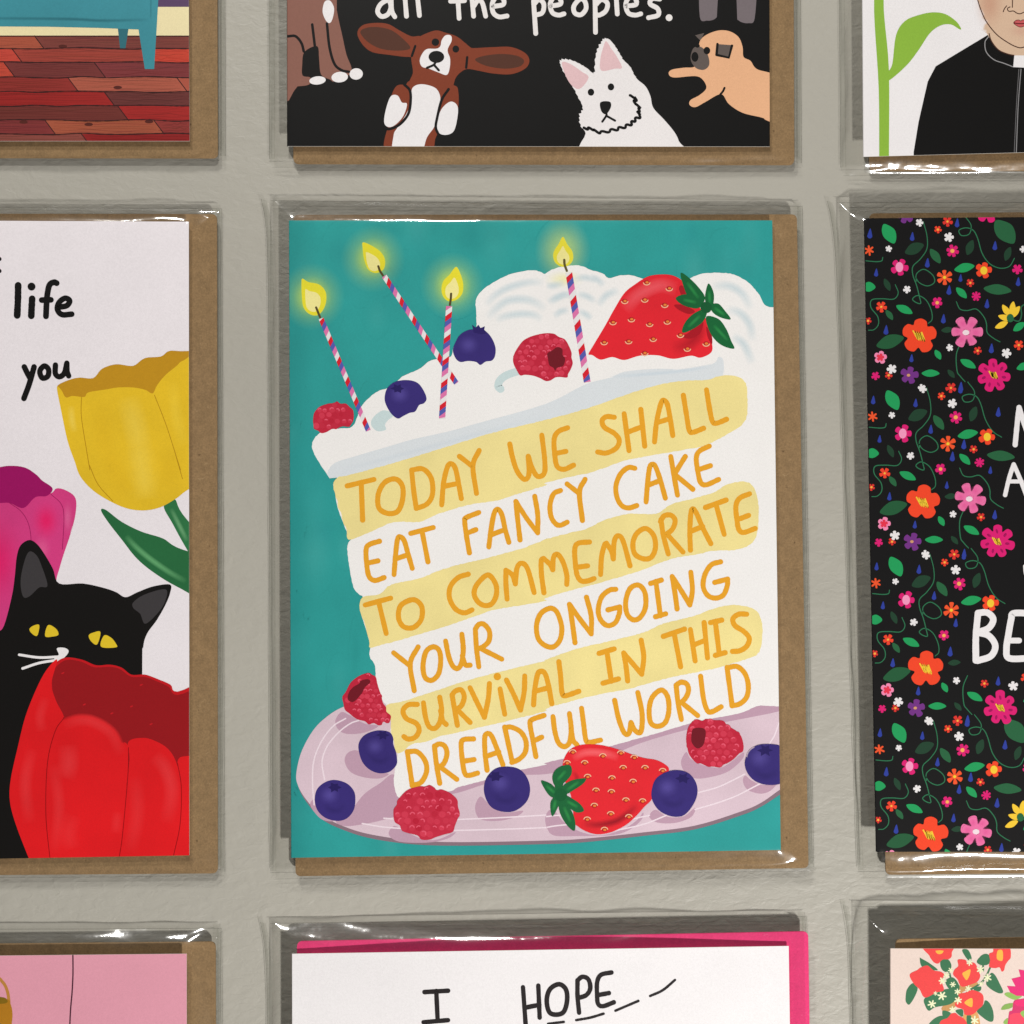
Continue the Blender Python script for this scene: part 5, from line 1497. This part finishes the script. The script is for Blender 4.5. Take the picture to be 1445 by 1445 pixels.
def bouquet_art(a):
    GL, RF, YE = S(60, 114, 80), S(232, 72, 72), S(236, 178, 72)
    a.poly(QQ((300, 1000), (450, 900), (560, 680), (760, 660), (820, 690), (700, 740), (560, 820), (480, 1000), (400, 1060), (300, 1060)), S(196, 146, 92), 1)
    a.poly(QQ((590, 1130), (760, 1060), (830, 1250), (830, 1700), (560, 1700)), S(214, 160, 96), 1)
    for p in (QQ((575, 205), (660, 205), (710, 320), (670, 350), (620, 300)), QQ((780, 370), (850, 280), (920, 260), (965, 300), (950, 400), (850, 420)), QQ((270, 430), (280, 350), (380, 340), (425, 430), (380, 510), (310, 500)),
              QQ((920, 640), (980, 530), (1040, 560), (1100, 670), (1152, 790), (1100, 815), (1000, 770), (920, 700)), QQ((-20, 320), (10, 330), (130, 400), (230, 490), (20, 450)),
              QQ((40, 900), (150, 820), (400, 750), (520, 820), (500, 890), (400, 970), (200, 1010), (110, 1060), (60, 1000)), QQ((780, 1060), (870, 980), (900, 915), (960, 950), (1010, 1060), (1015, 1190), (960, 1212), (860, 1150)),
              QQ((100, 1260), (200, 1160), (310, 1140), (320, 1300), (60, 1400)), GG((640, 1270), (650, 1210), (690, 1168), (722, 1200), (702, 1260), (667, 1312), (645, 1300)), QQ((340, 640), (430, 590), (500, 640), (540, 740), (480, 800), (380, 740)),
              QQ((300, 1060), (400, 1080), (420, 1140), (320, 1180)), QQ((480, 1060), (580, 1040), (590, 1120), (560, 1140)), QQ((740, 740), (840, 720), (830, 780), (760, 790)), QQ((640, 1130), (700, 1130), (710, 1260), (650, 1300))):
        a.poly(p, GL, 2, 1)
    a.lines([QQ((390, 500), (420, 620), (450, 760)), QQ((975, 440), (920, 560), (850, 660), (700, 760)), QQ((870, 400), (870, 500))], 2.6, GL, 2)
    for p, c in ((QQ((1170, 830), (1220, 800), (1330, 830), (1420, 850), (1330, 905), (1240, 880)), S(142, 184, 92)), (QQ((1125, 1045), (1180, 970), (1320, 955), (1260, 1022)), S(134, 170, 86)), (QQ((1155, 1230), (1200, 1170), (1260, 1180), (1220, 1260)), S(140, 180, 92))):
        a.poly(p, c, 2)
    flowers = [(QQ((30, 150), (430, 150), (430, 240), (425, 300), (380, 335), (300, 340), (240, 395), (180, 380), (130, 320), (110, 280)), QQ((205, 215), (310, 215), (285, 258), (230, 258))),
               (QQ((510, 350), (560, 335), (630, 350), (650, 405), (720, 380), (770, 410), (800, 490), (830, 570), (790, 650), (700, 690), (590, 722), (540, 690), (510, 620), (448, 550), (470, 480), (520, 430)), QQ((578, 535), (620, 505), (690, 478), (680, 560), (640, 627), (602, 590))),
               (GG((668, 1110), (720, 1078), (745, 1060), (790, 1048), (830, 1080), (880, 1090), (903, 1112), (885, 1150), (900, 1215), (850, 1230), (790, 1262), (760, 1258), (735, 1210), (695, 1170)), GG((750, 1132), (812, 1130), (808, 1160), (780, 1192), (760, 1165))),
               (QQ((955, 260), (1010, 230), (1030, 150), (1230, 150), (1260, 300), (1220, 360), (1182, 420), (1165, 490), (1130, 507), (1100, 450), (1040, 460), (955, 440), (968, 350)), QQ((1075, 215), (1142, 215), (1142, 350), (1065, 330))),
               (QQ((530, 825), (620, 805), (700, 768), (800, 790), (862, 830), (878, 900), (862, 985), (800, 1040), (750, 1095), (680, 1122), (610, 1110), (585, 1040), (500, 1010), (472, 960), (530, 910)), QQ((608, 945), (660, 898), (718, 888), (715, 1003), (650, 985))),
               (QQ((260, 1230), (370, 1160), (420, 1100), (480, 1092), (530, 1130), (600, 1170), (650, 1260), (700, 1500), (450, 1700), (270, 1500)), QQ((440, 1330), (500, 1330), (480, 1400)))]
    for o, c in flowers:
        a.poly(o, RF, 3, 0)
        a.poly(c, YE, 4, 0)
    MG = S(222, 46, 116)
    a.poly(QQ((1370, 478), (1500, 500), (1800, 560), (1800, 920), (1420, 850), (1340, 850), (1250, 800), (1205, 710), (1325, 718), (1268, 610), (1395, 580)), MG, 3, smooth=False)
    a.poly(QQ((1300, 930), (1400, 895), (1800, 900), (1800, 1700), (1230, 1700), (1228, 1130), (1280, 1050)), S(206, 52, 104), 3)
    a.poly(QQ((1310, 940), (1420, 905), (1800, 915), (1800, 1010), (1400, 1000)), S(228, 48, 112), 4)
    a.poly(QQ((1260, 1110), (1420, 1090), (1800, 1120), (1800, 1700), (1220, 1700), (1240, 1200)), S(232, 72, 98), 4)
    a.poly(QQ((1395, 1100), (1445, 1055), (1520, 1100), (1480, 1180)), S(142, 184, 92), 5)
    for x, y, r in ((295, 640, 48), (445, 690, 36), (510, 790, 40), (290, 850, 54), (152, 965, 50), (520, 912, 46), (440, 1042, 42), (680, 380, 40), (832, 480, 46), (930, 595, 50), (660, 745, 40), (840, 680, 34), (750, 1195, 52), (415, 490, 34), (355, 560, 40), (200, 815, 26)):
        q = QQ((x, y))[0]
        star(a, q[0], q[1], r / 9.97, 6, S(230, 232, 192), 6, R.random())


# ------------------------------------------------------------------ assemble: card, envelope and sleeve for each place on the wall
def hang(quad, env, slv, cards, label, bgcol, mat, art, text, d0, d1, e0, e1, envlabel, envmat=None, bow=0.0, seed=0, crease=0.15, side=S(226, 222, 216), hs=0.0009, tl=2):
    envelope('paper_envelope', env, e0, e1, envlabel, envmat or KRAFT, 'envelopes behind the greeting cards')
    t, dep = make_card(quad, label, bgcol, mat, d0, d1, bow, side)
    lift = 0.00002
    if art:
        a = Art(quad, dep, bgcol, mat)
        art(a)
        a.build('printed_picture', t, INKS, lift)
        lift += a.base_of(tl) + 0.4e-6
    if text:
        a = Art(quad, dep, bgcol, mat)
        text(a)
        a.build('lettering', t, INKS, lift)
    yt, yb = quad[0][1], quad[3][1]
    et, eb = env[0][1], env[3][1]
    sleeve(slv, quad, env, lambda x, y: dep(x, y) + 0.0007, lambda x, y: e0 + (e1 - e0) * (y - et) / (eb - et), cards, hs=hs, seed=seed, crease=crease)


hang(Q_CAKE, [(414, 303), (1124.5, 302.5), (1141, 1225), (417, 1236.5)], [(385, 283), (1128, 291), (1144.5, 1229), (389, 1240.5)],
     'clear sleeve with a gleaming lower right corner around the fancy cake card',
     'teal card showing a slice of cake with candles and orange lettering', TEAL, 1, cake_art, cake_text, 0.0031, 0.0032, 0.0021, 0.0019,
     'brown kraft envelope behind the teal fancy cake card', seed=1, tl=11)
hang(Q_DOGS, [(412, -700), (1117, -700), (1121, 232.5), (414, 231)], [(384, -720), (1122, -720), (1127, 236), (387, 236)],
     'clear sleeve around the black card with four dogs',
     'black card with cartoon dogs under handwritten white words', BLACK, 0, dogs_art, dogs_text, 0.0030, 0.0024, 0.0017, 0.0014,
     'brown kraft envelope behind the black dogs card', seed=2)
hang(Q_PRIEST, [(1221, -690), (1930, -690), (1936, 240), (1226.5, 241)], [(1186, -710), (1936, -710), (1944, 246), (1193, 248)],
     'clear sleeve with sparkling folds along its bottom around the clerical collar card',
     'white card picturing a person in black with a white clerical collar', WHITE, 0, priest_art, None, 0.0032, 0.0030, 0.0018, 0.0016,
     'brown kraft envelope behind the clerical collar card', seed=3, crease=0.5)
hang(Q_SOFA, [(-420, -710), (304, -710), (307.3, 223), (-420, 222)], [(-450, -730), (312, -730), (314, 226), (-450, 226)],
     'clear sleeve around the card with the teal sofa',
     'card picturing a teal sofa on a red plank floor', S(90, 66, 100), 1, sofa_art, None, 0.0030, 0.0025, 0.0017, 0.0015,
     'brown kraft envelope behind the teal sofa card', seed=4)
hang(Q_CAT, [(-414, 301), (306, 302), (307, 1232.5), (-414, 1238)], [(-450, 291), (309, 294.5), (313.5, 1236), (-450, 1242)],
     'clear sleeve around the white card with the black cat',
     'white card with a black cat peering over painted tulips', S(236, 229, 234), 0, cat_art, cat_text, 0.0028, 0.0026, 0.0016, 0.0015,
     'brown kraft envelope behind the black cat and tulips card', seed=5)
hang(Q_FLOR, [(1227, 301), (1936, 296), (1958, 1228), (1250, 1234.5)], [(1184, 286), (1944, 285), (1964, 1232), (1218, 1239)],
     'clear sleeve wrinkled down its left side around the black floral card',
     'black card covered in small bright flowers with white capital letters', S(20, 19, 20), 0, floral_art, floral_text, 0.0040, 0.0040, 0.0024, 0.0022,
     'brown kraft envelope behind the black floral card', seed=6, crease=0.6, side=S(60, 58, 56))
hang(Q_PINK, [(-414, 1336), (304, 1329), (306, 2270), (-414, 2270)], [(-450, 1313), (309, 1310), (316, 2290), (-450, 2290)],
     'clear sleeve around the pink card with the gold jug',
     'pink card with a gold jug and a thin black line', S(226, 156, 174), 0, pink_art, None, 0.0033, 0.0030, 0.0017, 0.0017,
     'brown kraft envelope behind the pink gold jug card', seed=7)
hang(Q_HOPE, [(419, 1328.5), (1140.5, 1314.5), (1154, 2256), (421, 2266)], [(384, 1303), (1134.5, 1293), (1152, 2280), (386, 2290)],
     'clear sleeve with a bright streak along its top around the I HOPE card',
     'white card with the handwritten black words I HOPE', S(238, 234, 236), 0, None, hope_text, 0.0033, 0.0032, 0.0026, 0.0022,
     'bright pink envelope behind the I HOPE card', PINKP, bow=0.0012, seed=8)
hang(Q_BOUQ, [(1264, 1325.5), (1960, 1316), (1975, 2260), (1266, 2260)], [(1206, 1279), (1968, 1286), (1985, 2290), (1214, 2290)],
     'clear sleeve with two bright glints on its left around the bouquet card',
     'pale pink card with a bouquet of red and pink flowers', S(226, 206, 196), 0, bouquet_art, None, 0.0058, 0.0050, 0.0050, 0.0040,
     'brown kraft envelope behind the pale bouquet card', bow=0.0014, seed=9, crease=0.8)
